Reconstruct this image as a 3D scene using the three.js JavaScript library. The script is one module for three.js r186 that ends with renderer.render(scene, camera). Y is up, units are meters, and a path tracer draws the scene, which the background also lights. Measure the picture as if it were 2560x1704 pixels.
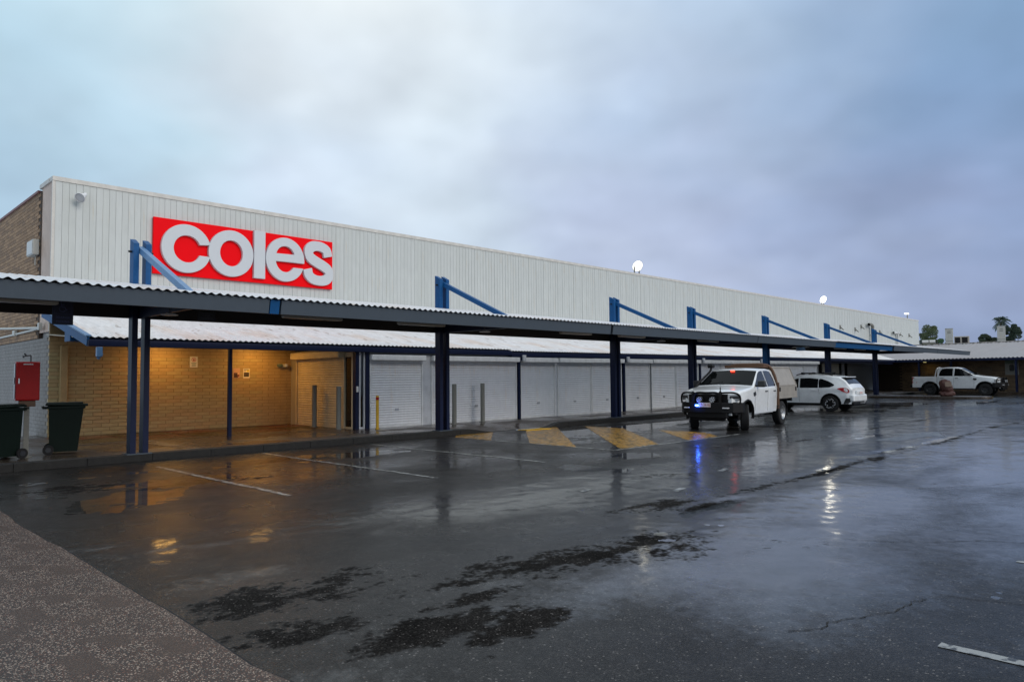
import * as THREE from 'three';
import { mergeGeometries, mergeVertices, toCreasedNormals } from 'three/addons/utils/BufferGeometryUtils.js';
import { RoundedBoxGeometry } from 'three/addons/geometries/RoundedBoxGeometry.js';

// ------------------------------------------------------------------ camera, sky, sun, exposure
const W = 1024, H = 681;
const scene = new THREE.Scene();
const camera = new THREE.PerspectiveCamera(50.64, W / H, 0.1, 900);
camera.position.set(0, 1.65, 0);
{
  const fwd = new THREE.Vector3(0.7105, 0.0504, -0.7019).normalize();
  const right = new THREE.Vector3(0.7032, -0.0085, 0.7109).normalize();
  const up = new THREE.Vector3().crossVectors(right, fwd).normalize();
  right.crossVectors(fwd, up).normalize();
  camera.quaternion.setFromRotationMatrix(new THREE.Matrix4().makeBasis(right, up, fwd.clone().negate()));
}
const renderer = new THREE.WebGLRenderer({ antialias: true });
renderer.setSize(W, H);
renderer.toneMapping = THREE.LinearToneMapping;
renderer.toneMappingExposure = 1;
renderer.shadowMap.enabled = true;

const sun = new THREE.DirectionalLight(0xfff6ea, 1.48);
sun.name = 'sun';
sun.position.set(30, 45, 76); sun.target.position.set(15, 0, -12);
sun.castShadow = true; sun.shadow.radius = 70;
sun.shadow.camera.left = sun.shadow.camera.bottom = -70; sun.shadow.camera.right = sun.shadow.camera.top = 70; sun.shadow.camera.far = 220;
scene.add(sun, sun.target);

// ------------------------------------------------------------------ noise and small helpers
let seed = 7;
const rnd = () => { seed = (seed * 1664525 + 1013904223) >>> 0; return seed / 4294967296; };
const rr = (a, b) => a + (b - a) * rnd();
const clamp = (x, a = 0, b = 1) => Math.min(b, Math.max(a, x));
const sstep = (a, b, x) => { const t = clamp((x - a) / (b - a)); return t * t * (3 - 2 * t); };
const lerp = (a, b, t) => a + (b - a) * t;
function hash(x, y, s = 0) { let h = Math.imul(x, 374761393) ^ Math.imul(y, 668265263) ^ Math.imul(s + 11, 974634777); h = Math.imul(h ^ (h >>> 13), 1274126177); return ((h ^ (h >>> 16)) >>> 0) / 4294967296; }
function vnoise(x, y, s = 0, per = 0) {
  const ix = Math.floor(x), iy = Math.floor(y), fx = x - ix, fy = y - iy, u = fx * fx * (3 - 2 * fx), v = fy * fy * (3 - 2 * fy);
  const m = (i) => per ? ((i % per) + per) % per : i;
  return lerp(lerp(hash(m(ix), m(iy), s), hash(m(ix + 1), m(iy), s), u), lerp(hash(m(ix), m(iy + 1), s), hash(m(ix + 1), m(iy + 1), s), u), v);
}
function fbm(x, y, oct = 4, s = 0, per = 0) { let a = 0, w = 0.5, t = 0; for (let i = 0; i < oct; i++) { a += w * vnoise(x, y, s + i * 17, per); t += w; w *= 0.5; x *= 2; y *= 2; per *= 2; } return a / t; }

function tex(size, fn, { h = size, srgb = true, repeat = true, float = false } = {}) {
  const d = new Uint8Array(size * h * 4);
  for (let j = 0; j < h; j++) for (let i = 0; i < size; i++) {
    const c = fn(i / size, j / h, i, j), o = (j * size + i) * 4;
    if (typeof c === 'number') { d[o] = d[o + 1] = d[o + 2] = clamp(c) * 255; } else { d[o] = clamp(c[0]) * 255; d[o + 1] = clamp(c[1]) * 255; d[o + 2] = clamp(c[2]) * 255; }
    d[o + 3] = 255;
  }
  const t = new THREE.DataTexture(d, size, h, THREE.RGBAFormat);
  t.magFilter = THREE.LinearFilter; t.minFilter = THREE.LinearMipmapLinearFilter; t.generateMipmaps = true;
  if (repeat) t.wrapS = t.wrapT = THREE.RepeatWrapping;
  if (srgb) t.colorSpace = THREE.SRGBColorSpace;
  t.needsUpdate = true;
  return t;
}
const rep = (t, x, y = x) => { const c = t.clone(); c.repeat.set(x, y); c.needsUpdate = true; return c; };

// ------------------------------------------------------------------ sky: heavy cloud at dusk, computed by direction
{
  const A = [[-79.1, 22.5, 165, 200, 215], [-64.1, 25.3, 222, 230, 234], [-55.9, 24.9, 236, 239, 238], [-43.6, 26.5, 224, 233, 239], [-29.8, 25.1, 175, 200, 222], [-20.5, 21.8, 135, 165, 200], [-11.2, 16, 125, 150, 190], [-9.7, 22.1, 125, 165, 195], [-60.8, 19.2, 175, 190, 215], [-72.8, 17.2, 180, 203, 220], [-77.9, 15, 165, 195, 220], [-50.7, 18.1, 205, 220, 232], [-50.7, 13.2, 195, 210, 225], [-63.9, 14.6, 190, 205, 222], [-36.7, 17.4, 165, 180, 210], [-30.1, 12.8, 170, 182, 210], [-20.9, 8.3, 165, 178, 205], [-12.6, 10.6, 160, 175, 205], [-12.8, 5.3, 140, 155, 185], [-33.4, 10.3, 185, 197, 218], [-72.9, 22.8, 195, 215, 222], [-38.4, 22.8, 180, 196, 218], [-45.4, 22.3, 200, 216, 230],
    [-95, 12, 170, 196, 215], [-120, 15, 180, 200, 218], [-150, 12, 185, 200, 216], [180, 18, 190, 205, 220], [150, 14, 188, 204, 220], [120, 16, 180, 198, 218], [90, 14, 172, 190, 214], [60, 16, 168, 186, 212], [30, 13, 155, 175, 205], [10, 12, 145, 165, 198],
    [-100, 42, 205, 216, 226], [-60, 45, 222, 230, 236], [-20, 42, 190, 205, 222], [20, 45, 185, 202, 220], [60, 42, 195, 210, 224], [100, 45, 205, 216, 228], [140, 42, 208, 218, 228], [180, 45, 210, 220, 230], [-140, 42, 210, 220, 228],
    [-60, 70, 222, 230, 236], [30, 70, 212, 222, 232], [120, 70, 216, 226, 234], [-150, 70, 218, 226, 234], [0, 90, 220, 228, 236]];
  const lin = (c) => { c /= 255; return c <= 0.04045 ? c / 12.92 : Math.pow((c + 0.055) / 1.055, 2.4); };
  const P = A.map(([az, el, r, g, b]) => { const a = az * Math.PI / 180, e = el * Math.PI / 180; return [Math.cos(e) * Math.cos(a), Math.sin(e), Math.cos(e) * Math.sin(a), 0.55 * (lin(r) / 0.55) ** 1.28, 0.62 * (lin(g) / 0.62) ** 1.28, 0.7 * (lin(b) / 0.7) ** 1.22]; });
  const w = 1024, h = 512, d = new Float32Array(w * h * 4);
  for (let j = 0; j < h; j++) {
    const el = ((j + 0.5) / h - 0.5) * Math.PI, e2 = Math.max(el, 0.02);
    for (let i = 0; i < w; i++) {
      const az = ((i + 0.5) / w - 0.5) * 2 * Math.PI;
      // cloud-scale wobble of the direction gives the soft ragged borders of the cloud masses
      const X = Math.cos(e2) * Math.cos(az), Y = Math.sin(e2), Z = Math.cos(e2) * Math.sin(az), k = 3.2 / (Y + 0.28);
      const wx = (fbm(X * k + 40, Z * k + 9, 5, 3) - 0.5) * 0.22, wy = (fbm(X * k + 7, Z * k + 70, 5, 5) - 0.5) * 0.17;
      const x = X + wx * Z, y = Y + wy, z = Z - wx * X;
      let s = 0, r = 0, g = 0, b = 0;
      for (const p of P) { const dd = (p[0] - x) ** 2 + (p[1] - y) ** 2 + (p[2] - z) ** 2, q = 1 / (dd * dd + 0.0004); s += q; r += q * p[3]; g += q * p[4]; b += q * p[5]; }
      const c = 1 + (fbm(X * k * 1.0 + 3, Z * k * 1.0 + 31, 5, 9) - 0.5) * 0.3 + (fbm(X * k * 2.6, Z * k * 2.6 + 11, 5, 13) - 0.5) * 0.2, tint = (fbm(X * k * 0.8 + 20, Z * k * 0.8, 3, 15) - 0.5) * 0.05, o = (j * w + i) * 4, lum = (0.3 * r + 0.5 * g + 0.2 * b) / s, mixd = (v) => lerp(v / s, lum, 0.16);
      d[o] = mixd(r) * c * 1.13 * (1 + tint); d[o + 1] = mixd(g) * c * 1.15; d[o + 2] = mixd(b) * c * 1.17; d[o + 3] = 1;
    }
  }
  const t = new THREE.DataTexture(d, w, h, THREE.RGBAFormat, THREE.FloatType);
  t.mapping = THREE.EquirectangularReflectionMapping; t.magFilter = THREE.LinearFilter; t.needsUpdate = true;
  scene.background = t; scene.environment = t;
}

// ------------------------------------------------------------------ geometry helpers
const V3 = (x, y, z) => new THREE.Vector3(x, y, z);
function box(x0, y0, z0, x1, y1, z1) { const g = new THREE.BoxGeometry(Math.abs(x1 - x0), Math.abs(y1 - y0), Math.abs(z1 - z0)); g.translate((x0 + x1) / 2, (y0 + y1) / 2, (z0 + z1) / 2); return g; }
function rbox(x0, y0, z0, x1, y1, z1, r = 0.01, s = 2) { const g = new RoundedBoxGeometry(x1 - x0, y1 - y0, z1 - z0, s, r); g.translate((x0 + x1) / 2, (y0 + y1) / 2, (z0 + z1) / 2); return g; }
function cyl(r0, r1, h, seg = 16) { return new THREE.CylinderGeometry(r0, r1, h, seg); }
function bar(a, b, w, h = w, up = V3(0, 1, 0)) { // rectangular bar between two points
  const dir = b.clone().sub(a), L = dir.length(); dir.normalize();
  const s = new THREE.Vector3().crossVectors(up, dir).normalize(), u = new THREE.Vector3().crossVectors(dir, s);
  const g = new THREE.BoxGeometry(w, h, L); g.applyMatrix4(new THREE.Matrix4().makeBasis(s, u, dir)); g.translate((a.x + b.x) / 2, (a.y + b.y) / 2, (a.z + b.z) / 2); return g;
}
function rod(a, b, r, r2 = r, seg = 10) { const g = new THREE.CylinderGeometry(r2, r, a.distanceTo(b), seg); g.applyQuaternion(new THREE.Quaternion().setFromUnitVectors(V3(0, 1, 0), b.clone().sub(a).normalize())); g.translate((a.x + b.x) / 2, (a.y + b.y) / 2, (a.z + b.z) / 2); return g; }
function tube(pts, r, seg = 40, rs = 8) { return new THREE.TubeGeometry(new THREE.CatmullRomCurve3(pts.map((p) => V3(...p)), false, 'centripetal'), seg, r, rs); }
const mv = (g, x, y, z) => { g.translate(x, y, z); return g; };
const rx = (g, a) => { g.rotateX(a); return g; }, ry = (g, a) => { g.rotateY(a); return g; }, rz = (g, a) => { g.rotateZ(a); return g; };
function merge(gs) {
  gs = [].concat(gs); if (gs.length === 1) return gs[0];
  const anyNon = gs.some((g) => !g.index);
  gs = gs.map((g) => { g = anyNon && g.index ? g.toNonIndexed() : g; for (const k of Object.keys(g.attributes)) if (!['position', 'normal', 'uv'].includes(k)) g.deleteAttribute(k); if (!g.attributes.uv) g.setAttribute('uv', new THREE.BufferAttribute(new Float32Array(g.attributes.position.count * 2), 2)); return g; });
  return mergeGeometries(gs);
}
function metric(g, s = 1, ox = 0, oy = 0) { // uv in metres from the dominant axis of the normal
  if (!g.attributes.normal) g.computeVertexNormals();
  const p = g.attributes.position, n = g.attributes.normal, uv = new Float32Array(p.count * 2);
  for (let i = 0; i < p.count; i++) {
    const ax = Math.abs(n.getX(i)), ay = Math.abs(n.getY(i)), az = Math.abs(n.getZ(i));
    let u, v; if (ay > ax && ay > az) { u = p.getX(i); v = p.getZ(i); } else if (ax > az) { u = p.getZ(i); v = p.getY(i); } else { u = p.getX(i); v = p.getY(i); }
    uv[i * 2] = u * s + ox; uv[i * 2 + 1] = v * s + oy;
  }
  g.setAttribute('uv', new THREE.BufferAttribute(uv, 2)); return g;
}
const names = {};
function numbered(n) { names[n] = (names[n] ?? -1) + 1; return names[n] ? n + '_' + String(names[n]).padStart(3, '0') : n; }
function sh(o) { o.traverse((m) => { if (m.isMesh) { m.castShadow = true; m.receiveShadow = true; } }); return o; }
function thing(name, label, category, pos = [0, 0, 0], turn = 0, group) {
  const o = new THREE.Group(); o.name = numbered(name); o.position.set(...pos); o.rotation.y = turn;
  o.userData = { label, category }; if (group) o.userData.group = group; scene.add(o); return o;
}
function part(name, gs, m, parent, { label, stuff, uv = 1, raw } = {}) {
  const g = merge(gs); if (!raw) metric(g, uv);
  const o = new THREE.Mesh(g, m); o.name = name; o.castShadow = o.receiveShadow = true;
  if (label) o.userData.label = label; if (stuff) o.userData.kind = 'stuff';
  parent.add(o); return o;
}
function struct(name, gs, m, opt = {}) { const o = part(name, gs, m, scene, opt); o.name = numbered(name); o.userData.kind = 'structure'; return o; }
const ground = (x) => Math.min(0.2, Math.max(0, (x - 24) * 0.0066)); // the car park climbs gently towards the far end
function rectSheet(x0, z0, x1, z1, y, nx = 1, nz = 1) { // horizontal sheet that follows the car park's slope
  const g = new THREE.PlaneGeometry(x1 - x0, z1 - z0, nx, nz); g.rotateX(-Math.PI / 2); g.translate((x0 + x1) / 2, 0, (z0 + z1) / 2);
  const p = g.attributes.position; for (let i = 0; i < p.count; i++) p.setY(i, y + ground(p.getX(i))); g.computeVertexNormals(); return g;
}
function polySheet(pts, y) { // flat polygon in x,z
  const s = new THREE.Shape(pts.map(([x, z]) => new THREE.Vector2(x, -z))), g = new THREE.ShapeGeometry(s); g.rotateX(-Math.PI / 2);
  const p = g.attributes.position; for (let i = 0; i < p.count; i++) p.setY(i, y + ground(p.getX(i))); return g;
}

// ------------------------------------------------------------------ materials
const grime = tex(512, (u, v) => { const a = fbm(u * 6, v * 6, 5, 1, 6), b = fbm(u * 40, v * 40, 3, 2, 40); const k = 0.9 + 0.12 * a + 0.06 * (b - 0.5); return [k, k, k * 0.995]; });
const streak = tex(1024, (u, v) => { const a = fbm(u * 60, v * 3, 4, 4, 60), b = fbm(u * 8, v * 8, 4, 6, 8), sp = sstep(0.77, 0.84, fbm(u * 44, v * 44, 3, 18, 44)) * 0.03, rust = sstep(0.66, 0.8, fbm(u * 30, v * 2, 4, 19, 30)) * sstep(0.5, 0.62, fbm(u * 3, v * 3, 3, 20, 3)) * 0.1, k = 0.94 + 0.04 * a + 0.06 * (b - 0.5) - sp; return [k, k - rust * 0.35, k - rust * 0.75]; });
const scuffB = tex(512, (u, v) => { const b = fbm(u * 16, v * 16, 4, 8, 16), c = fbm(u * 90, v * 90, 2, 9, 90), chip = sstep(0.7, 0.76, b * 0.6 + c * 0.42); return [lerp(0.9, 1.0, b) + chip * 0.5, lerp(0.9, 1.0, b) + chip * 0.4, lerp(0.9, 1, b) + chip * 0.3]; });
const roofStain = tex(1024, (u, v) => { // pinkish rust dust that runs down the sheets in streaks
  const a = fbm(u * 24, v * 3, 5, 21, 24), b = fbm(u * 5, v * 4, 4, 22, 5), s = sstep(0.5, 0.78, a * 0.62 + b * 0.5), f = 0.9 + 0.12 * fbm(u * 60, v * 20, 3, 23, 60), k = sstep(0.74, 0.8, fbm(u * 70, v * 9, 3, 25, 70));
  return [f * lerp(1, 0.97, s) * lerp(1, 0.85, k), f * lerp(1, 0.92, s) * lerp(1, 0.82, k), f * lerp(1, 0.88, s) * lerp(1, 0.8, k)];
});
const std = (c, r = 0.6, m = 0, o = {}) => { const k = new THREE.MeshStandardMaterial({ roughness: r, metalness: m, ...o }); Array.isArray(c) ? k.color.setRGB(...c) : k.color.set(c); return k; };
const phys = (c, r, o = {}) => { const k = new THREE.MeshPhysicalMaterial({ roughness: r, ...o }); Array.isArray(c) ? k.color.setRGB(...c) : k.color.set(c); return k; };
const M = {
  clad: [0, 1, 2, 3].map((i) => std([0.565 - 0.006 * i, 0.595 - 0.006 * i, 0.58 - 0.008 * i], 0.5, 0, { map: rep(streak, 0.7, 0.3) })),
  cap: std([0.62, 0.6, 0.56], 0.5, 0, { map: grime }),
  gap: std([0.34, 0.34, 0.33], 0.8),
  white: std([0.78, 0.79, 0.8], 0.5, 0, { map: grime }),
  shutter: [[0.83, 0.84, 0.86], [0.78, 0.79, 0.82], [0.84, 0.84, 0.85], [0.75, 0.77, 0.8]].map((c) => std(c, 0.42, 0, { map: rep(streak, 0.6, 0.5) })),
  cream: std([0.6, 0.5, 0.34], 0.5, 0, { map: grime }),
  jamb: std([0.6, 0.62, 0.66], 0.45, 0, { map: grime }),
  navy: phys([0.008, 0.014, 0.045], 0.42, { map: scuffB, specularIntensity: 0.3 }),
  blue: phys([0.01, 0.085, 0.24], 0.45, { map: scuffB, specularIntensity: 0.3 }),
  paleBlue: std([0.11, 0.24, 0.44], 0.42, 0, { map: scuffB }),
  galv: std([0.062, 0.084, 0.11], 0.6, 0.1, { map: rep(streak, 1.1, 0.6) }),
  roof: std([0.8, 0.79, 0.8], 0.36, 0, { map: rep(roofStain, 0.12, 0.22) }),
  canopyRoof: std([0.7, 0.71, 0.74], 0.4, 0, { map: rep(roofStain, 0.2, 0.2) }),
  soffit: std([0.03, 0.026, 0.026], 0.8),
  ceiling: std([0.5, 0.46, 0.38], 0.8, 0, { map: grime }),
  black: phys([0.008, 0.008, 0.009], 0.5, { specularIntensity: 0.35 }),
  rubber: std([0.008, 0.008, 0.009], 0.85, 0, { map: grime }),
  dark: std([0.02, 0.02, 0.022], 0.35),
  glass: phys([0.006, 0.007, 0.008], 0.04, { ior: 1.5, specularIntensity: 1 }),
  screen: phys([0.004, 0.005, 0.005], 0.05, { ior: 1.5, specularIntensity: 0.12 }),
  steel: std([0.42, 0.43, 0.44], 0.35, 0.8),
  alu: std([0.36, 0.33, 0.29], 0.5, 0.2, { map: grime }),
  chrome: std([0.6, 0.6, 0.62], 0.18, 1),
  lens: phys([0.55, 0.56, 0.58], 0.12, { clearcoat: 1 }),
  paint: phys([0.84, 0.86, 0.88], 0.32, { clearcoat: 1, clearcoatRoughness: 0.06, map: rep(grime, 0.4) }),
  redLens: phys([0.42, 0.006, 0.01], 0.15, { clearcoat: 1 }),
  concretePost: std([0.2, 0.2, 0.18], 0.7, 0, { map: rep(grime, 1.5) }),
  yellow: std([0.72, 0.42, 0.012], 0.45, 0, { map: scuffB }),
  red: phys([0.4, 0.004, 0.005], 0.4, { specularIntensity: 0.4, map: rep(grime, 0.8) }),
  signRed: phys([0.88, 0.001, 0.006], 0.55, { specularIntensity: 0.15 }),
  signWhite: std([0.54, 0.57, 0.6], 0.45),
  bin: phys([0.004, 0.011, 0.008], 0.5, { map: rep(grime, 1.2), specularIntensity: 0.3 }),
  tan: std([0.1, 0.045, 0.018], 0.55, 0, { map: rep(grime, 2) }),
  pvc: std([0.6, 0.61, 0.6], 0.4),
  off: std([0.5, 0.5, 0.46], 0.5),
};
M.brickP = [0, 1, 2, 3].map((i) => std([0.44 + 0.03 * (i % 2), 0.31 + 0.016 * i, 0.145 + 0.01 * i], 0.6, 0, { map: rep(grime, 0.9) }));
const mortarP = std([0.25, 0.17, 0.08], 0.8, 0, { map: grime });
M.brown = [std([0.3, 0.18, 0.095], 0.75, 0, { map: rep(grime, 1.4) }), std([0.36, 0.22, 0.12], 0.75, 0, { map: rep(grime, 1.4) }), std([0.24, 0.145, 0.08], 0.75, 0, { map: rep(grime, 1.4) })];
const mortarB = std([0.06, 0.042, 0.03], 0.9);
M.greyBrick = std([0.2, 0.185, 0.17], 0.65, 0, { map: rep(grime, 0.8) });

// ------------------------------------------------------------------ the ground
const asphaltTex = (() => { // aggregate: light and dark chips in black binder, with their height for the bump
  const N = 1024, cells = 150, P = [];
  for (let j = 0; j < cells; j++) for (let i = 0; i < cells; i++) P.push([i + hash(i, j, 91) * 0.9, j + hash(i, j, 92) * 0.9, hash(i, j, 93), 0.3 + 0.3 * hash(i, j, 94)]);
  const hgt = new Float32Array(N * N), col = new Float32Array(N * N);
  for (let y = 0; y < N; y++) for (let x = 0; x < N; x++) {
    const u = x / N * cells, v = y / N * cells, iu = Math.floor(u), iv = Math.floor(v); let best = 0, id = 0;
    for (let b = -1; b <= 1; b++) for (let a = -1; a <= 1; a++) {
      const ci = ((iu + a) % cells + cells) % cells, cj = ((iv + b) % cells + cells) % cells, p = P[cj * cells + ci];
      const dx = u - (p[0] + (iu + a - ci)), dy = v - (p[1] + (iv + b - cj)), k = 1 - Math.sqrt(dx * dx + dy * dy) / (p[3] * 1.35);
      if (k > best) { best = k; id = p[2]; }
    }
    hgt[y * N + x] = Math.pow(best, 0.6); col[y * N + x] = best > 0.06 ? id : -1;
  }
  const f = (u, v, x, y) => { const c = col[y * N + x], n = 0.8 + 0.4 * fbm(u * 20, v * 20, 3, 33, 20); const k = c < 0 ? 0.17 : c > 0.982 ? 0.6 : c > 0.85 ? 0.34 : 0.17 + 0.13 * c; return [k * n, k * n * 0.985, k * n * 0.965]; };
  return { map: tex(N, f), bump: tex(N, (u, v, x, y) => 0.25 + 0.6 * hgt[y * N + x] + 0.15 * fbm(u * 30, v * 30, 3, 34, 30), { srgb: false }) };
})();
// undulation of the worn surface in metres, water stands where it falls below zero
const DIPS = [[8.4, -4.65, 0.9, 0.16, 9], [12.3, -4.9, 1.6, 0.18, 9], [16.6, -5.2, 1.3, 0.14, 9], [20.2, -5.1, 2.5, 0.14, 9], [20.4, -6.8, 2.0, 0.2, 8], 
  [3.5, -10.9, 0.9, 0.9, 7], [4.6, -12.2, 1.1, 0.7, 7], [6.9, -13.9, 0.9, 0.5, 8], [9.2, -13.4, 1.3, 0.6, 7], [10.2, -8.4, 0.5, 0.6, 8], [10.3, -7.5, 0.5, 0.3, 7], [12.6, -8.9, 1.0, 0.6, 10], [16.2, -13.6, 3.5, 1.4, 9], [20.5, -14.4, 3, 0.9, 8], [27, -13.8, 6, 1.0, 7], [38, -12, 7, 1.6, 9], [46, -9, 7, 0.5, 9], [14.5, -11.5, 2.5, 0.6, 4], [19, -11, 2, 0.5, 4]];
function undul(x, z) {
  let h = 6.4 + (fbm(x * 0.34 + 9, z * 0.5 + 4, 3, 41) - 0.5) * 15 + (fbm(x * 1.5, z * 2.6, 4, 42) - 0.5) * 9;
  for (const [a, b, r, s, k] of DIPS) { const dx = (x - a) / r, dz = (z - b) / s, q = dx * dx + dz * dz; if (q < 6) h -= k * Math.exp(-q); }
  h += (fbm(x * 6, z * 7, 3, 43) - 0.5) * 5;
  return h * 0.001;
}
// the drained, coarse strip of old patching along the drive: no film of water stands on it
const PATCHES = [[6.05, -4.0, 1.05, 0.5, 1.12], [5.1, -4.45, 0.8, 0.22, 0.95], [4.1, -4.55, 0.6, 0.28, 0.95], [3.15, -5.0, 0.85, 0.42, 1.02], [2.55, -5.3, 0.4, 0.3, 1], [3.0, -3.75, 0.5, 0.2, 1.05], [3.55, -3.4, 0.4, 0.14, 1], [3.7, -4.1, 0.5, 0.12, 0.95], [2.4, -4.4, 0.4, 0.25, 0.98], [8.4, -4.7, 0.8, 0.16, 1], [7.6, -5.3, 0.9, 0.16, 0.9], [10.4, -6.4, 0.9, 0.25, 0.92], [4.6, -11.8, 1.1, 0.4, 0.9], [3.4, -12.6, 0.9, 0.6, 0.9], [7.8, -13.8, 0.9, 0.3, 0.9]];
function coarse(x, z, g = 0.5) {
  let strip = 0; for (const [a, b, r, q, w] of PATCHES) strip = Math.max(strip, w * Math.exp(-((((x - a) / (r * 1.3)) ** 2 + ((z - b) / (q * 1.35)) ** 2) ** 1.3)));
  const far = 1, seam = Math.exp(-(((z + 5.0 + 0.25 * (vnoise(x * 0.4, 2) - 0.5)) / 0.2) ** 2)) * sstep(5, 9, x) * (1 - sstep(26, 34, x)), seam2 = Math.exp(-(((z + 7.6) / 0.16) ** 2)) * sstep(14, 19, x) * (1 - sstep(30, 36, x));
  const spots = 0.55 * Math.exp(-(((x - 10.2) / 1.6) ** 2) - (((z + 6.6) / 0.5) ** 2));
  const br = 0.62 + 0.7 * fbm(x * 0.75 + 6, z * 0.6, 2, 46), n = 0.62 * fbm(x * 1.0 + 3, z * 1.9 + 8, 4, 44) + 0.38 * fbm(x * 8, z * 11, 4, 45), k = Math.max(strip * Math.min(1, br + 0.15), seam * 0.95, seam2 * 0.85, spots);
  return sstep(0.58, 0.66, n * 0.75 + k * 0.3 - 0.015 + (g - 0.5) * 0.11);
}
const SHEEN = [[5.9, -2.9, 1.8, 0.9], [9.2, -3.1, 3.2, 1.1], [4.6, -2.4, 1.2, 0.6], [14, -2.4, 5, 1.2], [22, -3, 8, 2], [7.5, -7.3, 4, 0.9], [4, -7.5, 2.2, 0.7], [2.7, -5.9, 0.7, 0.4], [30, -8, 10, 3], [16, -7, 4, 1.2], [15, -1.5, 7, 3], [24, -6, 9, 3]];
const rough = (() => { // green: roughness of the wet surface, alpha: how much of it the water film covers
  const w = 2048, h = 1024, d = new Uint8Array(w * h * 4);
  for (let j = 0; j < h; j++) for (let i = 0; i < w; i++) {
    const x = -4 + (i + 0.5) / w * 56, z = -17 + (j + 0.5) / h * 24, n = fbm(x * 0.5, z * 0.8, 4, 51), m = fbm(x * 3, z * 3, 3, 52), f = fbm(x * 14, z * 14, 2, 53), t = coarse(x, z, hash(i, j, 56));
    let sheen = 0; for (const [a, b, r, q] of SHEEN) sheen = Math.max(sheen, Math.exp(-(((x - a) / r) ** 2) - ((z - b) / q) ** 2));
const o = (j * w + i) * 4, g = hash(i, j, 55);
    const cover = fbm(x * 0.5 + 17, z * 0.85 + 5, 5, 54), film = clamp(0.18 + 2.6 * (cover - 0.47) + 0.75 * sheen + 0.5 * (f - 0.5) + 0.25 * (m - 0.5) + 0.25 * (g - 0.5) - 0.4 * (1 - sstep(2, 6, x)) * sstep(-14, -9, z) + 0.14 * sstep(8, 14, x));
    d[o] = 255 * film * (1 - t); d[o + 1] = d[o + 2] = 255 * lerp(clamp(0.3 + 0.3 * (n - 0.42) + 0.15 * (m - 0.5), 0.12, 1), 0.85, t); d[o + 3] = 255 * lerp(0.4, 0.05, t);
  }
  const k = new THREE.DataTexture(d, w, h, THREE.RGBAFormat); k.magFilter = THREE.LinearFilter; k.channel = 1; k.needsUpdate = true; return k;
})();
const asphalt = phys([0.36, 0.345, 0.335], 1, { ior: 1.38, clearcoat: 0.8, clearcoatRoughness: 0.115, clearcoatMap: rough, specularIntensityMap: rough, map: asphaltTex.map, bumpMap: asphaltTex.bump, bumpScale: 0.0021, roughnessMap: rough, vertexColors: true });
{
  const line = (list) => { const o = []; for (let k = 0; k < list.length - 1; k++) { const [a, s] = list[k], b = list[k + 1][0], n = Math.max(1, Math.round((b - a) / s)); for (let i = 0; i < n; i++) o.push(a + (b - a) * i / n); } o.push(list[list.length - 1][0]); return o; };
  const xs = line([[-90, 8], [-10, 2], [0, 0.045], [10, 0.07], [22, 0.13], [48, 0.4], [64, 4], [120, 20], [240, 1]]), zs = line([[-15.78, 0.05], [-2, 0.09], [1, 0.6], [12, 6], [110, 1]]);
  const nx = xs.length, nz = zs.length, pos = new Float32Array(nx * nz * 3), uv = new Float32Array(nx * nz * 2), uv1 = new Float32Array(nx * nz * 2), col = new Float32Array(nx * nz * 3), idx = new Uint32Array((nx - 1) * (nz - 1) * 6);
  for (let j = 0, o = 0; j < nz; j++) for (let i = 0; i < nx; i++, o++) {
    const x = xs[i], z = zs[j], near = x > -3 && x < 62 && z < 4;
    pos.set([x, ground(x) + (near ? undul(x, z) : 0.004), z], o * 3); uv.set([x / 1.7, z / 1.7], o * 2); uv1.set([(x + 4) / 56, (z + 17) / 24], o * 2);
    const s = 0.8 + 0.45 * fbm(x * 0.7, z * 0.7, 4, 61), oil = sstep(0.62, 0.75, fbm(x * 1.3 + 5, z * 1.3, 4, 62)) * 0.35;
    col.set([s - oil, s - oil, (s - oil) * 1.01], o * 3);
  }
  let q = 0; for (let j = 0; j < nz - 1; j++) for (let i = 0; i < nx - 1; i++) { const a = j * nx + i, b = a + 1, c = a + nx, d = c + 1; idx.set([a, c, b, b, c, d], q); q += 6; }
  const g = new THREE.BufferGeometry(); g.setAttribute('position', new THREE.BufferAttribute(pos, 3)); g.setAttribute('uv', new THREE.BufferAttribute(uv, 2)); g.setAttribute('uv1', new THREE.BufferAttribute(uv1, 2)); g.setAttribute('color', new THREE.BufferAttribute(col, 3)); g.setIndex(new THREE.BufferAttribute(idx, 1)); g.computeVertexNormals();
  struct('asphalt_car_park', g, asphalt, { raw: true });
}
// standing water: a level sheet that shows wherever the asphalt dips below it
const ripple = tex(512, (u, v) => { let h = 0.5 + 0.3 * (fbm(u * 24, v * 24, 3, 71, 24) - 0.5); for (let k = 0; k < 26; k++) { let dx = Math.abs(u - hash(k, 1, 72)), dy = Math.abs(v - hash(k, 2, 72)); dx = Math.min(dx, 1 - dx); dy = Math.min(dy, 1 - dy); const r = Math.hypot(dx, dy) * 60, R = 0.6 + 1.8 * hash(k, 3, 72); h += 0.4 * Math.sin((r - R) * 6) * Math.exp(-((r - R) ** 2) * 7); } return h; }, { srgb: false });
const water = phys([0.97, 0.97, 0.97], 0.015, { transmission: 1, thickness: 0, ior: 1.33, bumpMap: ripple, bumpScale: 0.0005 });
{ const g = rectSheet(1.96, -15.78, 62, 4, 0, 200, 2); metric(g, 1 / 2); struct('puddle_water', g, water, { raw: true }); }

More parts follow.
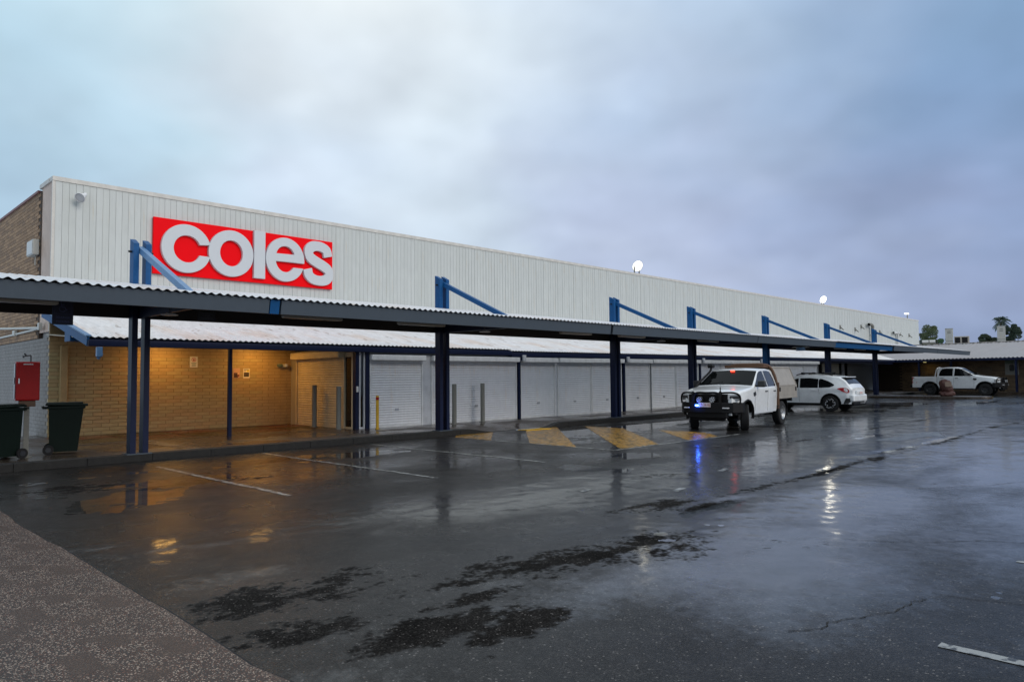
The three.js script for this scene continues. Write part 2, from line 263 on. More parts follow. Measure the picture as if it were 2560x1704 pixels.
// footpath and kerb along the shops, with the lowered ramp at the crossing
const ramp = (x) => sstep(14.0, 15.3, x) * (1 - sstep(17.5, 18.25, x));
const pathTop = (x, z) => ground(x) + 0.15 * (1 - ramp(x) * sstep(-17.4, -15.9, z));
const pathTex = tex(1024, (u, v) => { const a = fbm(u * 8, v * 8, 5, 81, 8), b = fbm(u * 90, v * 90, 2, 82, 90), k = 0.5 + 0.22 * (a - 0.5) + 0.16 * (b - 0.5); return [k, k * 0.92, k * 0.84]; });
const pathRough = tex(512, (u, v) => 0.2 + 0.3 * sstep(0.4, 0.7, fbm(u * 5, v * 5, 4, 84, 5)), { srgb: false });
const pathM = std([0.24, 0.215, 0.2], 1, 0, { map: rep(pathTex, 0.35), roughnessMap: rep(pathRough, 0.22), bumpMap: rep(pathTex, 0.9), bumpScale: 0.0012 });
const kerbTex = tex(512, (u, v) => { const k = 0.45 + 0.4 * (fbm(u * 16, v * 16, 4, 85, 16) - 0.5) + 0.25 * (fbm(u * 80, v * 80, 2, 86, 80) - 0.5); return [k, k * 0.97, k * 0.92]; });
const kerbM = std([0.03, 0.031, 0.031], 0.75, 0, { map: kerbTex });
const footpath = (() => {
  const g = new THREE.PlaneGeometry(72, 7.6, 288, 30); g.rotateX(-Math.PI / 2); g.translate(27, 0, -19.75);
  const p = g.attributes.position; for (let i = 0; i < p.count; i++) p.setY(i, pathTop(p.getX(i), p.getZ(i))); g.computeVertexNormals();
  return struct('footpath', g, pathM);
})();
{
  const kerbs = []; // kerb stones, 1.2 m each, butted with fine joints
  for (let x = -9; x < 62; x += 1.2) {
    if (x > 15.2 && x < 17.4) continue;
    const x1 = Math.min(x + 1.19, 62), g = new THREE.BoxGeometry(x1 - x, 0.5, 0.2, 4, 1, 1); g.translate((x + x1) / 2, 0, -15.85);
    const p = g.attributes.position; for (let i = 0; i < p.count; i++) p.setY(i, p.getY(i) > 0 ? pathTop(p.getX(i), -15.85) + 0.012 - (p.getZ(i) > -15.8 ? 0.012 : 0) : ground(p.getX(i)) - 0.2);
    g.computeVertexNormals(); const o = new THREE.Mesh(metric(toCreasedNormals(g, 0.5)), kerbM); o.name = 'kerb_stone'; o.castShadow = o.receiveShadow = true;
    if (x < 30) footpath.add(o); else kerbs.push(o.geometry);
  }
  part('kerb_stones', kerbs, kerbM, footpath, { stuff: true });
  // coloured bays and pale bands of the paving below the verandah
  const mk = (c) => { const m = std(c, 1, 0, { map: rep(pathTex, 0.5), roughnessMap: rep(pathRough, 0.3) }); return m; };
  const terra = mk([0.4, 0.115, 0.06]), olive = mk([0.18, 0.14, 0.055]), pale = mk([0.5, 0.48, 0.44]);
  let k = 0; for (let x = 4.9; x < 11.8; x += 1.45, k++) for (const [z0, z1, odd] of [[-22.3, -20.9, 0], [-20.87, -19.45, 1]]) part('paving_panel', rectSheet(x, z0, x + 1.42, z1, 0.154), (k + odd) % 2 ? olive : terra, footpath);
  part('paving_band', rectSheet(4.9, -19.42, 11.9, -19.15, 0.154), pale, footpath); part('paving_band', rectSheet(6.15, -19.12, 6.5, -15.97, 0.154), pale, footpath);
  part('paving_band', rectSheet(12.1, -17.6, 12.3, -15.97, 0.154), pale, footpath);
}
// exposed aggregate apron in the foreground
const aggTex = (() => {
  const N = 1024, cells = 118, hgt = new Float32Array(N * N), id = new Float32Array(N * N);
  for (let y = 0; y < N; y++) for (let x = 0; x < N; x++) {
    const u = x / N * cells, v = y / N * cells, iu = Math.floor(u), iv = Math.floor(v); let best = 0, k0 = 0;
    for (let b = -1; b <= 1; b++) for (let a = -1; a <= 1; a++) { const i = ((iu + a) % cells + cells) % cells, j = ((iv + b) % cells + cells) % cells; const r = 0.28 + 0.3 * hash(i, j, 103), k = 1 - Math.hypot(u - iu - a - hash(i, j, 101), v - iv - b - hash(i, j, 102)) / r; if (k > best) { best = k; k0 = hash(i, j, 104); } }
    hgt[y * N + x] = Math.sqrt(best); id[y * N + x] = best > 0.05 ? k0 : -1;
  }
  return { map: tex(N, (u, v, x, y) => { const k = id[y * N + x], w = fbm(u * 5, v * 5, 4, 105, 5), film = sstep(0.52, 0.66, w); let c = k < 0 ? [0.25, 0.19, 0.16] : k > 0.72 ? [1.0, 0.95, 0.9] : k > 0.5 ? [0.6, 0.42, 0.34] : k > 0.3 ? [0.34, 0.28, 0.25] : [0.42, 0.29, 0.23]; return c.map((a, i) => lerp(a, [0.36, 0.28, 0.23][i], film * 0.75) * (0.85 + 0.3 * w)); }), bump: tex(N, (u, v, x, y) => hgt[y * N + x], { srgb: false }) };
})();
const apronM = std([0.36, 0.31, 0.275], 0.45, 0, { map: aggTex.map, bumpMap: aggTex.bump, bumpScale: 0.002 });
{
  const pts = [[-60, -14.5]]; for (let z = -14.5; z < 30; z += 0.35) pts.push([1.93 + (vnoise(z * 2.2, 3) - 0.5) * 0.05 + (vnoise(z * 9, 8) - 0.5) * 0.025, z]); pts.push([1.93, 30], [-60, 30]);
  const s = new THREE.Shape(pts.map(([x, z]) => new THREE.Vector2(x, -z))), g = new THREE.ExtrudeGeometry(s, { depth: 0.3, bevelEnabled: true, bevelSize: 0.012, bevelThickness: 0.012, bevelSegments: 2 }); g.rotateX(-Math.PI / 2); g.translate(0, -0.275, 0);
  struct('concrete_apron', g, apronM, { uv: 1 / 1.25 });
  const joint = []; for (let i = 1; i < pts.length - 2; i++) joint.push(pts[i]); const jg = []; for (let i = 0; i < joint.length - 1; i++) jg.push(bar(V3(joint[i][0] + 0.02, 0.006, joint[i][1]), V3(joint[i + 1][0] + 0.02, 0.006, joint[i + 1][1]), 0.05, 0.014)); struct('apron_joint', jg, M.rubber);
}
// painted markings, thin worn sheets above the asphalt
const wornW = tex(512, (u, v) => { const k = fbm(u * 20, v * 20, 4, 111, 20), w = sstep(0.36, 0.52, k); return [lerp(0.34, 0.86, w), lerp(0.34, 0.86, w), lerp(0.34, 0.84, w)]; });
const lineM = std([0.42, 0.43, 0.43], 0.3, 0, { map: rep(wornW, 0.8), bumpMap: asphaltTex.bump, bumpScale: 0.002 });
const wornY = tex(512, (u, v) => { const k = fbm(u * 18, v * 18, 4, 114, 18), w = sstep(0.3, 0.5, k); return [lerp(0.4, 0.92, w), lerp(0.34, 0.7, w), lerp(0.16, 0.22, w)]; });
const hatchM = std([0.5, 0.47, 0.34], 0.24, 0, { map: rep(wornY, 0.7), bumpMap: asphaltTex.bump, bumpScale: 0.0016 });
function drape(g) { const p = g.attributes.position; for (let i = 0; i < p.count; i++) p.setY(i, p.getY(i) + Math.max(undul(p.getX(i), p.getZ(i)), 0) + 0.004); g.computeVertexNormals(); return g; }
function marking(name, g, m) { return struct(name, g, m); }
const parkLine = (x, z0, z1, w = 0.09) => marking('parking_line', drape(rectSheet(x - w / 2, z0, x + w / 2, z1, 0, 2, Math.ceil(Math.abs(z1 - z0) / 0.12))), lineM);
parkLine(5.08, -14.6, -9.43); parkLine(7.6, -15.4, -9.27); parkLine(10.4, -15.2, -9.42);
for (const x of [21.35, 24.0, 26.65, 29.3, 31.95, 34.6, 37.25, 39.9, 42.5, 45.1]) parkLine(x, -15.3, -9.5);
parkLine(4.99, -1.3, 4.2); parkLine(7.65, -1.36, 4.2); parkLine(10.3, -1.35, 4.2); parkLine(13, -1.35, 4.2);
parkLine(13.1, -13.7, -9.75, 0.09);
{
  const clip = (pts, f) => { const o = []; for (let i = 0; i < pts.length; i++) { const a = pts[i], b = pts[(i + 1) % pts.length], fa = f(a), fb = f(b); if (fa >= 0) o.push(a); if (fa * fb < 0) { const t = fa / (fa - fb); o.push([a[0] + (b[0] - a[0]) * t, a[1] + (b[1] - a[1]) * t]); } } return o; };
  for (const [c0, c1] of [[-2.1, -0.65], [0.75, 2.25], [3.6, 5.15], [6.5, 8.05]]) {
    const g = [];
    for (let x = 13.1; x < 18.85; x += 0.25) for (let z = -15.74; z < -9.85; z += 0.25) { // small cells, so that the paint follows the ground
      let p = [[x, z], [Math.min(x + 0.25, 18.85), z], [Math.min(x + 0.25, 18.85), Math.min(z + 0.25, -9.82)], [x, Math.min(z + 0.25, -9.82)]];
      p = clip(clip(p, (q) => q[0] + q[1] - c0), (q) => c1 - q[0] - q[1]); if (p.length < 3) continue;
      const n = p.length, pos = []; for (let i = 1; i < n - 1; i++) for (const q of [p[0], p[i + 1], p[i]]) pos.push(q[0], ground(q[0]), q[1]);
      const b = new THREE.BufferGeometry(); b.setAttribute('position', new THREE.Float32BufferAttribute(pos, 3)); b.computeVertexNormals(); g.push(b);
    }
    const m = marking('yellow_hatch_stripe', drape(merge(g)), hatchM);
  }
  marking('hatch_border_line', drape(rectSheet(13.15, -9.8, 18.9, -9.7, 0, 60, 1)), lineM);
}
for (const [x, z, l, w, t] of [[9.16, -5.68, 0.34, 0.1, 0.2], [8.2, -6.63, 0.25, 0.08, 0.3], [11.6, -6.3, 0.4, 0.1, 0.2]]) marking('worn_dash', drape(ry(rectSheet(-l / 2, -w / 2, l / 2, w / 2, 0, 6, 1), t).translate(x, 0, z)), lineM);
marking('worn_lane_arrow', drape(polySheet([[19.2, -6.3], [21.2, -6.15], [21.2, -6.6], [23.0, -5.85], [21.2, -5.2], [21.2, -5.6], [19.2, -5.75]].reverse(), 0.0)), std([0.16, 0.16, 0.155], 0.3, 0, { map: rep(wornW, 0.5) }));
// cracks in the asphalt
const crackM = std([0.008, 0.008, 0.008], 0.9);
for (const pts of [[[4.58, -2.07], [4.78, -1.93], [4.97, -1.93], [5.2, -1.81], [5.51, -1.68], [5.8, -1.67], [5.94, -1.61]], [[6.12, -1.64], [6.12, -1.45], [6.27, -1.08], [6.4, -0.6]], [[7.5, -2.8], [7.64, -2.47], [7.95, -2.08], [8.34, -1.77], [8.49, -1.44], [8.7, -1.0]], [[11.5, -3.2], [12.3, -2.6], [13.1, -2.3], [14.2, -1.7]]]) {
  const p = []; for (let i = 0; i < pts.length - 1; i++) for (let k = 0; k < 9; k++) { const t = k / 9; p.push([lerp(pts[i][0], pts[i + 1][0], t) + (fbm(i + t * 4, 3, 3, 6) - 0.5) * 0.06, lerp(pts[i][1], pts[i + 1][1], t) + (fbm(i + t * 4, 9, 3, 7) - 0.5) * 0.06]); }
  const L = [], R = []; p.forEach(([x, z], i) => { const [a, b] = p[Math.max(0, i - 1)], [c, d] = p[Math.min(p.length - 1, i + 1)], l = Math.hypot(c - a, d - b) || 1, w = rr(0.002, 0.006); L.push([x - (d - b) / l * w, z + (c - a) / l * w]); R.push([x + (d - b) / l * w, z - (c - a) / l * w]); });
  const pos = []; for (let i = 0; i < p.length - 1; i++) { for (const q of [L[i], R[i], L[i + 1], R[i], R[i + 1], L[i + 1]]) pos.push(q[0], 0, q[1]); }
  const g = new THREE.BufferGeometry(); g.setAttribute('position', new THREE.Float32BufferAttribute(pos, 3)); g.computeVertexNormals(); marking('asphalt_crack', drape(g), crackM);
}
// drain grate in front of the ramp
{ const d = thing('drain_grate', 'yellow slotted drain grate set in the hatched crossing before the ramp', 'drain grate', [16.65, 0.006, -15.5]); const s = []; for (let i = 0; i < 12; i++) s.push(box(-0.5 + i * 0.085, 0, -0.16, -0.455 + i * 0.085, 0.02, 0.16)); part('slat', s, M.yellow, d, { stuff: true }); part('frame', [box(-0.54, 0, -0.21, 0.56, 0.016, -0.163), box(-0.54, 0, 0.163, 0.56, 0.016, 0.21)], M.yellow, d); part('channel', box(-0.53, -0.03, -0.162, 0.55, 0.003, 0.162), M.black, d); }

// ------------------------------------------------------------------ corrugated sheet helper: wave across x, run along s from (y0,z0) to (y1,z1)
function corrugated(x0, x1, y0, z0, y1, z1, pitch = 0.1, amp = 0.012, seg = 6, tilt = 0, rows = 1) {
  const n = Math.round((x1 - x0) / pitch * seg), pos = [], uv = [], idx = [], L = Math.hypot(y1 - y0, z1 - z0), ny = (z0 - z1) / L, nz = (y1 - y0) / L;
  for (let i = 0; i <= n; i++) for (let r = 0; r <= rows; r++) { const x = x0 + (x1 - x0) * i / n, t = r / rows, w = Math.sin(x / pitch * Math.PI * 2) * amp; pos.push(x, lerp(y0, y1, t) + tilt * (x - x0) + w * ny, lerp(z0, z1, t) + w * nz); uv.push(x, t * L); }
  for (let i = 0; i < n; i++) for (let r = 0; r < rows; r++) { const a = i * (rows + 1) + r, b = a + rows + 1; idx.push(a, b, a + 1, b, b + 1, a + 1); }
  const g = new THREE.BufferGeometry(); g.setAttribute('position', new THREE.Float32BufferAttribute(pos, 3)); g.setAttribute('uv', new THREE.Float32BufferAttribute(uv, 2)); g.setIndex(idx); g.computeVertexNormals(); return g;
}

// ------------------------------------------------------------------ the warehouse
const ZF = -22.5; // its front
const warehouse = thing('warehouse', 'long white metal clad supermarket building behind the parking canopy', 'building');
{
  part('wall', [box(5.12, -0.3, ZF - 0.12, 83.2, 7.0, -62)], M.gap, warehouse);
  const pw = 0.168, y0 = 3.0, y1 = 7.13, far = [];
  const protos = [0, 1, 2, 3, 4, 5, 6, 7].map((k) => metric(box(0, y0, -0.03, pw - 0.006, y1, 0.04), 1, k * 0.37, k * 1.13));
  for (let i = 0, x = 5.08; x < 83.1; x += pw, i++) {
    if (x < 20) { const o = new THREE.Mesh(protos[Math.floor(hash(i, 9, 4) * 8)], M.clad[Math.floor(hash(i, 3, 5) * 4)]); o.name = 'cladding_panel'; o.position.set(x, 0, ZF - 0.03 + (hash(i, 1) - 0.5) * 0.006); o.castShadow = o.receiveShadow = true; warehouse.add(o); }
    else { const g = box(x, y0, ZF - 0.07, x + pw - 0.009, y1, ZF + 0.01 + (hash(i, 1) - 0.5) * 0.01); far.push(g); }
  }
  part('far_cladding', far, M.clad[1], warehouse, { stuff: true });
  for (let i = 0; i < 7; i++) part('cladding_panel', box(5.03, y0, ZF - 0.2 - i * 0.168, 5.1, y1, ZF - 0.2 - i * 0.168 + 0.158), M.cream2 ??= std([0.62, 0.47, 0.38], 0.5, 0, { map: grime }), warehouse);
  part('corner_trim', box(5.0, y0, ZF - 0.04, 5.075, y1, ZF + 0.02), M.cap, warehouse);
  for (let x = 5.0; x < 83; x += 6.1) part('parapet_cap', [box(x, 7.12, ZF - 0.3, Math.min(x + 6.09, 83.25), 7.24, ZF + 0.035)], M.cap, warehouse);
  part('parapet_cap', box(4.99, 7.118, ZF - 1.35, 5.3, 7.238, ZF - 0.302), M.cap, warehouse);
  // side wall: brown face brick above, painted brick below; courses too fine to pick apart
  const up = [[], [], []], low = []; let r = 0;
  for (let y = 2.86; y < 7.02; y += 0.101, r++) for (let z = -23.75 - (r % 2 ? 0.2 : 0); z > -37; z -= 0.4) up[Math.floor(hash(r, Math.round(z * 10), 8) * 3)].push(box(5.0, y, z - 0.389, 5.1, y + 0.09, Math.min(z, -23.7)));
  up.forEach((g, i) => part('brown_bricks', g, M.brown[i], warehouse, { stuff: true }));
  part('brick_backing', box(5.012, 2.8, -37, 5.11, 7.03, -23.66), mortarB, warehouse);
  part('side_coping', box(4.96, 7.03, -37, 5.2, 7.1, -23.9), std([0.17, 0.06, 0.055], 0.5), warehouse);
  r = 0; for (let y = 0.16; y < 2.75; y += 0.103, r++) for (let z = -22.4 - (r % 2 ? 0.215 : 0); z > -37; z -= 0.43) low.push(box(4.99, y, z - 0.42, 5.1, y + 0.094, Math.min(z, -22.36)));
  part('painted_side_bricks', low, M.greyBrick, warehouse, { stuff: true });
  part('painted_side_backing', box(4.998, -0.2, -37, 5.11, 2.8, -22.38), std([0.2, 0.18, 0.16], 0.8), warehouse);
  // painted brick front below the verandah: the nearest 300 bricks singly
  const wall = part('brick_wall', box(5.0, 0.0, ZF + 0.02, 12.2, 3.2, ZF + 0.125), mortarP, warehouse);
  const bw = 0.43, bh = 0.103, bl = metric(new RoundedBoxGeometry(bw - 0.011, bh - 0.01, 0.08, 1, 0.005)), rest = []; let n = 0; r = 0;
  for (let y = 0.155; y < 2.9; y += bh, r++) for (let x = 5.0 - (r % 2 ? bw / 2 : 0); x < 12.15; x += bw) {
    const a = Math.max(x, 4.99), b = Math.min(x + bw - 0.011, 12.19); if (b - a < 0.05) continue; const whole = b - a > bw - 0.02, z = ZF + 0.095 + (hash(r, Math.round(x * 50), 6) - 0.5) * 0.006;
    if (y < 2.5 && n < 298 && x < 10.8) { n++; const o = new THREE.Mesh(whole ? bl : metric(new RoundedBoxGeometry(b - a, bh - 0.01, 0.08, 1, 0.005)), M.brickP[Math.floor(hash(r, Math.round(x * 9), 7) * 4)]); o.name = 'brick'; o.position.set((a + b) / 2, y + bh / 2, z); o.castShadow = o.receiveShadow = true; wall.add(o); }
    else { const g = box(a, y + 0.005, z - 0.04, b, y + bh - 0.005, z + 0.04); rest.push(g); }
  }
  part('bricks_beyond', rest, M.brickP[1], wall, { stuff: true });
}
// things on the warehouse
function onWall(name, label, cat, x, y, z, fn) { const t = thing(name, label, cat, [x, y, z]); fn(t); return t; }
const lampDark = std([0.05, 0.05, 0.05], 0.5);
{
  const t = thing('spotlight', 'white cone shaped spotlight, unlit, high on the left end of the white cladding', 'spotlight', [5.78, 6.85, ZF + 0.05]);
  const dir = V3(-0.55, -0.5, 0.6).normalize(), q = new THREE.Quaternion().setFromUnitVectors(V3(0, -1, 0), dir);
  const cone = new THREE.LatheGeometry([[0.035, 0], [0.05, -0.02], [0.055, -0.12], [0.11, -0.3], [0.135, -0.32], [0.14, -0.33], [0.125, -0.335]].map((p) => new THREE.Vector2(...p)).reverse(), 24); cone.applyQuaternion(q); cone.translate(0, 0, 0.06);
  part('shade', cone, std([0.72, 0.73, 0.74], 0.35, 0, { side: THREE.DoubleSide }), t); const l = cyl(0.118, 0.118, 0.02, 24); l.translate(0, -0.31, 0); l.applyQuaternion(q); l.translate(0, 0, 0.06); part('lens', l, M.lens, t); part('bracket', [box(-0.03, -0.03, -0.06, 0.03, 0.05, 0.06)], M.pvc, t);
}
function floodlight(x, label, s, power, glow) {
  const t = thing('floodlight', label, 'floodlight', [x, 7.24, ZF - 0.08]);
  part('bracket', [box(-0.2 * s, 0, -0.03, -0.17 * s, 0.3 * s, 0.03), box(0.17 * s, 0, -0.03, 0.2 * s, 0.3 * s, 0.03), box(-0.2 * s, 0, -0.04, 0.2 * s, 0.02, 0.04)], M.concretePost, t);
  const b = new THREE.LatheGeometry([[0, -0.16], [0.12, -0.15], [0.2, -0.06], [0.25, 0], [0.262, 0.01]].map(([r, y]) => new THREE.Vector2(r * s, y * s)), 28), f = new THREE.LatheGeometry([[0.25, 0.005], [0.2, 0.05], [0.1, 0.085], [0, 0.095]].map(([r, y]) => new THREE.Vector2(r * s, y * s)), 28); for (const g of [b, f]) { g.rotateX(Math.PI / 2 + 0.45); g.rotateY(-0.45); g.translate(0, 0.34 * s, 0.05); }
  part('housing', b, lampDark, t); const e = std([1, 0.98, 0.9], 0.4, 0, { emissive: new THREE.Color(1, 0.97, 0.86), emissiveIntensity: glow }); part('lamp_face', f, e, t);
  const l = new THREE.SpotLight(0xfff6dd, power, 0, 1.25, 0.7, 2); l.position.set(x - 0.07, 7.24 + 0.32 * s, ZF + 0.16); l.target.position.set(x - 5, 0, -9); l.castShadow = true; l.shadow.radius = 14; l.name = 'floodlight_lamp'; scene.add(l, l.target);
  return t;
}
floodlight(32.6, 'bright lit floodlight on the parapet of the white building, the larger and nearer one', 1.2, 1.2, 1.3);
floodlight(58.2, 'bright lit floodlight on the parapet of the white building above the rear canopy posts', 1.15, 7, 6);
{
  const t = thing('roof_lamp', 'small lit lamp on a short mast at the far end of the white parapet', 'lamp', [79.9, 7.24, ZF - 0.1]);
  part('mast', cyl(0.05, 0.05, 0.5, 8).translate(0, 0.25, 0), M.concretePost, t); part('lamp_head', rbox(-0.5, 0.42, -0.15, 0.1, 0.56, 0.15, 0.03), std([0.8, 0.8, 0.8], 0.4, 0, { emissive: new THREE.Color(1, 0.98, 0.95), emissiveIntensity: 1.3 }), t);
}
onWall('meter_box', 'small pale box fixed high on the brown brick side wall', 'utility box', 4.98, 5.45, -24.1, (t) => { part('case', rbox(-0.14, -0.22, -0.35, 0.02, 0.22, 0.35, 0.02), M.off, t); part('door', rbox(-0.155, -0.19, -0.31, -0.142, 0.19, 0.31, 0.005), M.pvc, t); part('conduit', rod(V3(-0.04, -0.22, 0.2), V3(-0.04, -0.5, 0.2), 0.015), M.off, t); });
{
  const t = thing('wall_conduit', 'grey conduit pipes with boxes running along the brick side wall', 'conduit', [4.97, 3.1, -23.2]);
  part('pipe', rod(V3(-0.04, 0.02, 0), V3(-0.05, 0.34, -6.5), 0.035), M.off, t); part('pipe', [rod(V3(-0.03, 0, -0.9), V3(-0.03, -0.05, -9), 0.03), rod(V3(-0.03, 0, -0.9), V3(-0.04, 0.02, -0.1), 0.03)], M.off, t); part('junction_box', rbox(-0.09, -0.04, -0.02, 0, 0.16, 0.16, 0.01), M.off, t); part('junction_box', rbox(-0.09, -0.06, -3.1, 0, 0.1, -2.85, 0.01), M.off, t);
}
{ const t = thing('flue_pipe', 'dark bent flue pipe standing out of the white cladding near the far end', 'flue pipe', [68.5, 4.6, ZF + 0.25]); part('pipe', tube([[0, 0, 0], [0, 1.05, 0], [0, 1.3, 0.02], [-0.25, 1.45, 0.03], [-1.0, 1.45, 0.03]], 0.13, 40, 12), M.concretePost, t); part('mount', box(-0.1, 0.5, -0.24, 0.1, 0.6, -0.02), M.off, t); }
{ const t = thing('vent_pipe', 'white vent pipe with a capped elbow at the far end of the white cladding', 'vent pipe', [75.7, 4.5, ZF + 0.2]); part('pipe', tube([[0, 0, 0], [0, 0.95, 0], [-0.1, 1.08, 0], [-0.4, 1.1, 0], [-1.3, 1.1, 0]], 0.11, 40, 10), M.pvc, t); part('cap', mv(rz(cyl(0.16, 0.16, 0.3, 14), Math.PI / 2), -0.05, 1.1, 0), M.pvc, t); }
[[61.46, 5.57], [64.87, 5.53], [66.34, 5.83], [71.1, 5.54], [76.9, 5.55], [79.8, 5.54]].forEach(([x, y], i) => { const t = thing('wall_bracket', 'small grey bracket on the far white cladding, ' + ['leftmost', 'second from left', 'third from left', 'fourth from left', 'fifth from left', 'rightmost'][i] + ' of six', 'bracket', [x, y, ZF + 0.03], 0, 'brackets on the far cladding'); part('plate', box(-0.12, -0.16, -0.02, 0.12, 0.16, 0.03), M.concretePost, t); part('arm', bar(V3(0, 0, 0.02), V3(-0.1, -0.25, 0.3), 0.06), M.concretePost, t); });

// ------------------------------------------------------------------ the shop sign
{
  const t = thing('store_sign', 'red supermarket sign with raised white lower case letters on the white cladding', 'sign', [7.58, 4.81, ZF + 0.035]);
  part('board', rbox(0, 0, 0, 6.02, 1.69, 0.09, 0.008), M.signRed, t);
  const ex = (s, d = 0.1) => { const g = new THREE.ExtrudeGeometry(s, { depth: d, bevelEnabled: true, bevelSize: 0.008, bevelThickness: 0.01, bevelSegments: 2, curveSegments: 40 }); g.translate(0, 0, 0.09); return g; };
  const arc = (cx, cy, ax, ay, a0, a1, n = 48) => Array.from({ length: n + 1 }, (_, i) => { const a = lerp(a0, a1, i / n); return new THREE.Vector2(cx + ax * Math.cos(a), cy + ay * Math.sin(a)); });
  const ell = (cx, cy, ax, ay) => new THREE.Path(arc(cx, cy, ax, ay, 0, Math.PI * 2).slice(0, -1));
  const shp = (p) => new THREE.Shape(p), R = Math.PI / 180;
  part('letter', ex(shp([...arc(0.93, 0.83, 0.73, 0.73, 15 * R, 345 * R), ...arc(0.95, 0.82, 0.41, 0.42, -24 * R, -336 * R)])), M.signWhite, t, { label: 'white letter c' });
  const o = shp(arc(2.32, 0.84, 0.72, 0.73, 0, Math.PI * 2).slice(0, -1)); o.holes.push(ell(2.32, 0.845, 0.375, 0.42)); part('letter', ex(o), M.signWhite, t, { label: 'white letter o' });
  part('letter', ex(shp([[3.075, 0.14], [3.445, 0.14], [3.445, 1.685], [3.075, 1.685]].map((p) => new THREE.Vector2(...p)))), M.signWhite, t, { label: 'white letter l' });
  // e: ring open below the bar on the right
  const e = shp([...arc(4.17, 0.85, 0.69, 0.73, -4 * R, 342 * R - 2 * Math.PI + 2 * Math.PI, 60).filter((p, i, a) => true)]); // outer sweep from the bar's right end round to the lower tip
  const eOuter = arc(4.17, 0.85, 0.69, 0.73, -5 * R, 340 * R, 64), eIn = arc(4.17, 0.84, 0.36, 0.42, 325 * R, 189 * R, 30);
  const es = shp([...eOuter, ...eIn.map((p) => p), new THREE.Vector2(4.2, 0.785), new THREE.Vector2(4.85, 0.785)]);
  es.holes.push(new THREE.Path([...arc(4.17, 0.95, 0.345, 0.36, 15 * R, 168 * R, 24)])); part('letter', ex(es), M.signWhite, t, { label: 'white letter e' });
  // s: a thick stroke along a double curve
  const c = new THREE.CatmullRomCurve3([[5.785, 1.12], [5.73, 1.33], [5.56, 1.43], [5.37, 1.455], [5.16, 1.41], [5.03, 1.24], [5.1, 1.04], [5.33, 0.9], [5.6, 0.78], [5.8, 0.64], [5.83, 0.45], [5.7, 0.3], [5.45, 0.255], [5.2, 0.3], [5.05, 0.42], [4.995, 0.62]].map((p) => V3(p[0], p[1], 0)), false, 'centripetal');
  const L = [], Q = [], N = 90; for (let i = 0; i <= N; i++) { const p = c.getPoint(i / N), d = c.getTangent(i / N), k = i / N, w = 0.135 + 0.04 * Math.sin(Math.PI * k) * Math.abs(d.x) + 0.025 * Math.min(1, Math.abs(k - 0.5) * 3) * Math.abs(d.y); L.push(new THREE.Vector2(p.x - d.y * w, p.y + d.x * w)); Q.push(new THREE.Vector2(p.x + d.y * w, p.y - d.x * w)); }
  part('letter', ex(shp([...L, ...Q.reverse()])), M.signWhite, t, { label: 'white letter s' });
}

// ------------------------------------------------------------------ verandah roof over the footpath
const gy = (x) => 2.44 + Math.max(0, x - 20) * 0.0045; // underside of its gutter
const verandah = thing('verandah_roof', 'low white corrugated verandah roof with navy gutter along the shopfronts', 'roof');
{
  const T = 0.0045;
  part('roof_sheet', corrugated(4.86, 18.55, 2.655, -18.3, 3.58, ZF + 0.05, 0.152, 0.016, 6), M.roof, verandah, { raw: true });
  part('roof_sheet', corrugated(18.45, 66, 2.61, -18.3, 3.56, ZF + 0.05, 0.152, 0.016, 6, 0.0035), M.roof, verandah, { raw: true });
  const gut = (x0, x1, dy) => { const g = rbox(x0, 0, -18.42, x1, 0.155, -18.27, 0.012); const p = g.attributes.position; for (let i = 0; i < p.count; i++) p.setY(i, p.getY(i) + gy(p.getX(i)) + dy); g.computeVertexNormals(); return toCreasedNormals(g, 0.6); };
  part('gutter', gut(4.84, 18.5, 0), M.navy, verandah); part('gutter', gut(18.502, 61.3, -0.05), M.navy, verandah);
  part('fascia_board', [box(4.87, 2.45, -18.47, 18.5, 2.64, -18.425), box(18.501, 2.42, -18.47, 61.2, 2.62, -18.425)], M.navy, verandah); part('barge_board', bar(V3(4.85, 2.55, -18.35), V3(4.85, 3.47, ZF), 0.05, 0.2), M.blue, verandah); part('barge_cap', bar(V3(4.85, 2.675, -18.3), V3(4.85, 3.6, ZF), 0.12, 0.03), M.paleBlue, verandah);
  part('soffit', [bar(V3(8.75, 2.62, -18.45), V3(8.75, 2.9, ZF + 0.15), 7.7, 0.02), box(12.601, 2.52, -18.6, 46.6, 2.54, -18.43), box(46.6, 2.62, -21.4, 61, 2.645, -18.43)], M.ceiling, verandah);
  part('end_box', rbox(4.87, 2.62, -20.4, 5.35, 2.95, -19.9, 0.02), M.blue, verandah); 
  part('downpipe', rbox(5.24, 0.15, ZF + 0.14, 5.42, 2.6, ZF + 0.24, 0.015), M.brickP[0], verandah, { label: 'beige boxed downpipe on the brick wall' });
  part('post', [box(8.305, 0.15, -18.85, 8.395, 2.6, -18.76)], M.navy, verandah, { label: 'slim navy post under the gutter' });
  part('rainwater_head', [rbox(4.985, 2.2, -18.26, 5.1, 2.42, -18.14, 0.01), bar(V3(5.1, 2.28, -18.2), V3(5.03, 2.15, -18.25), 0.06)].map((g) => g), M.paleBlue, verandah);
}
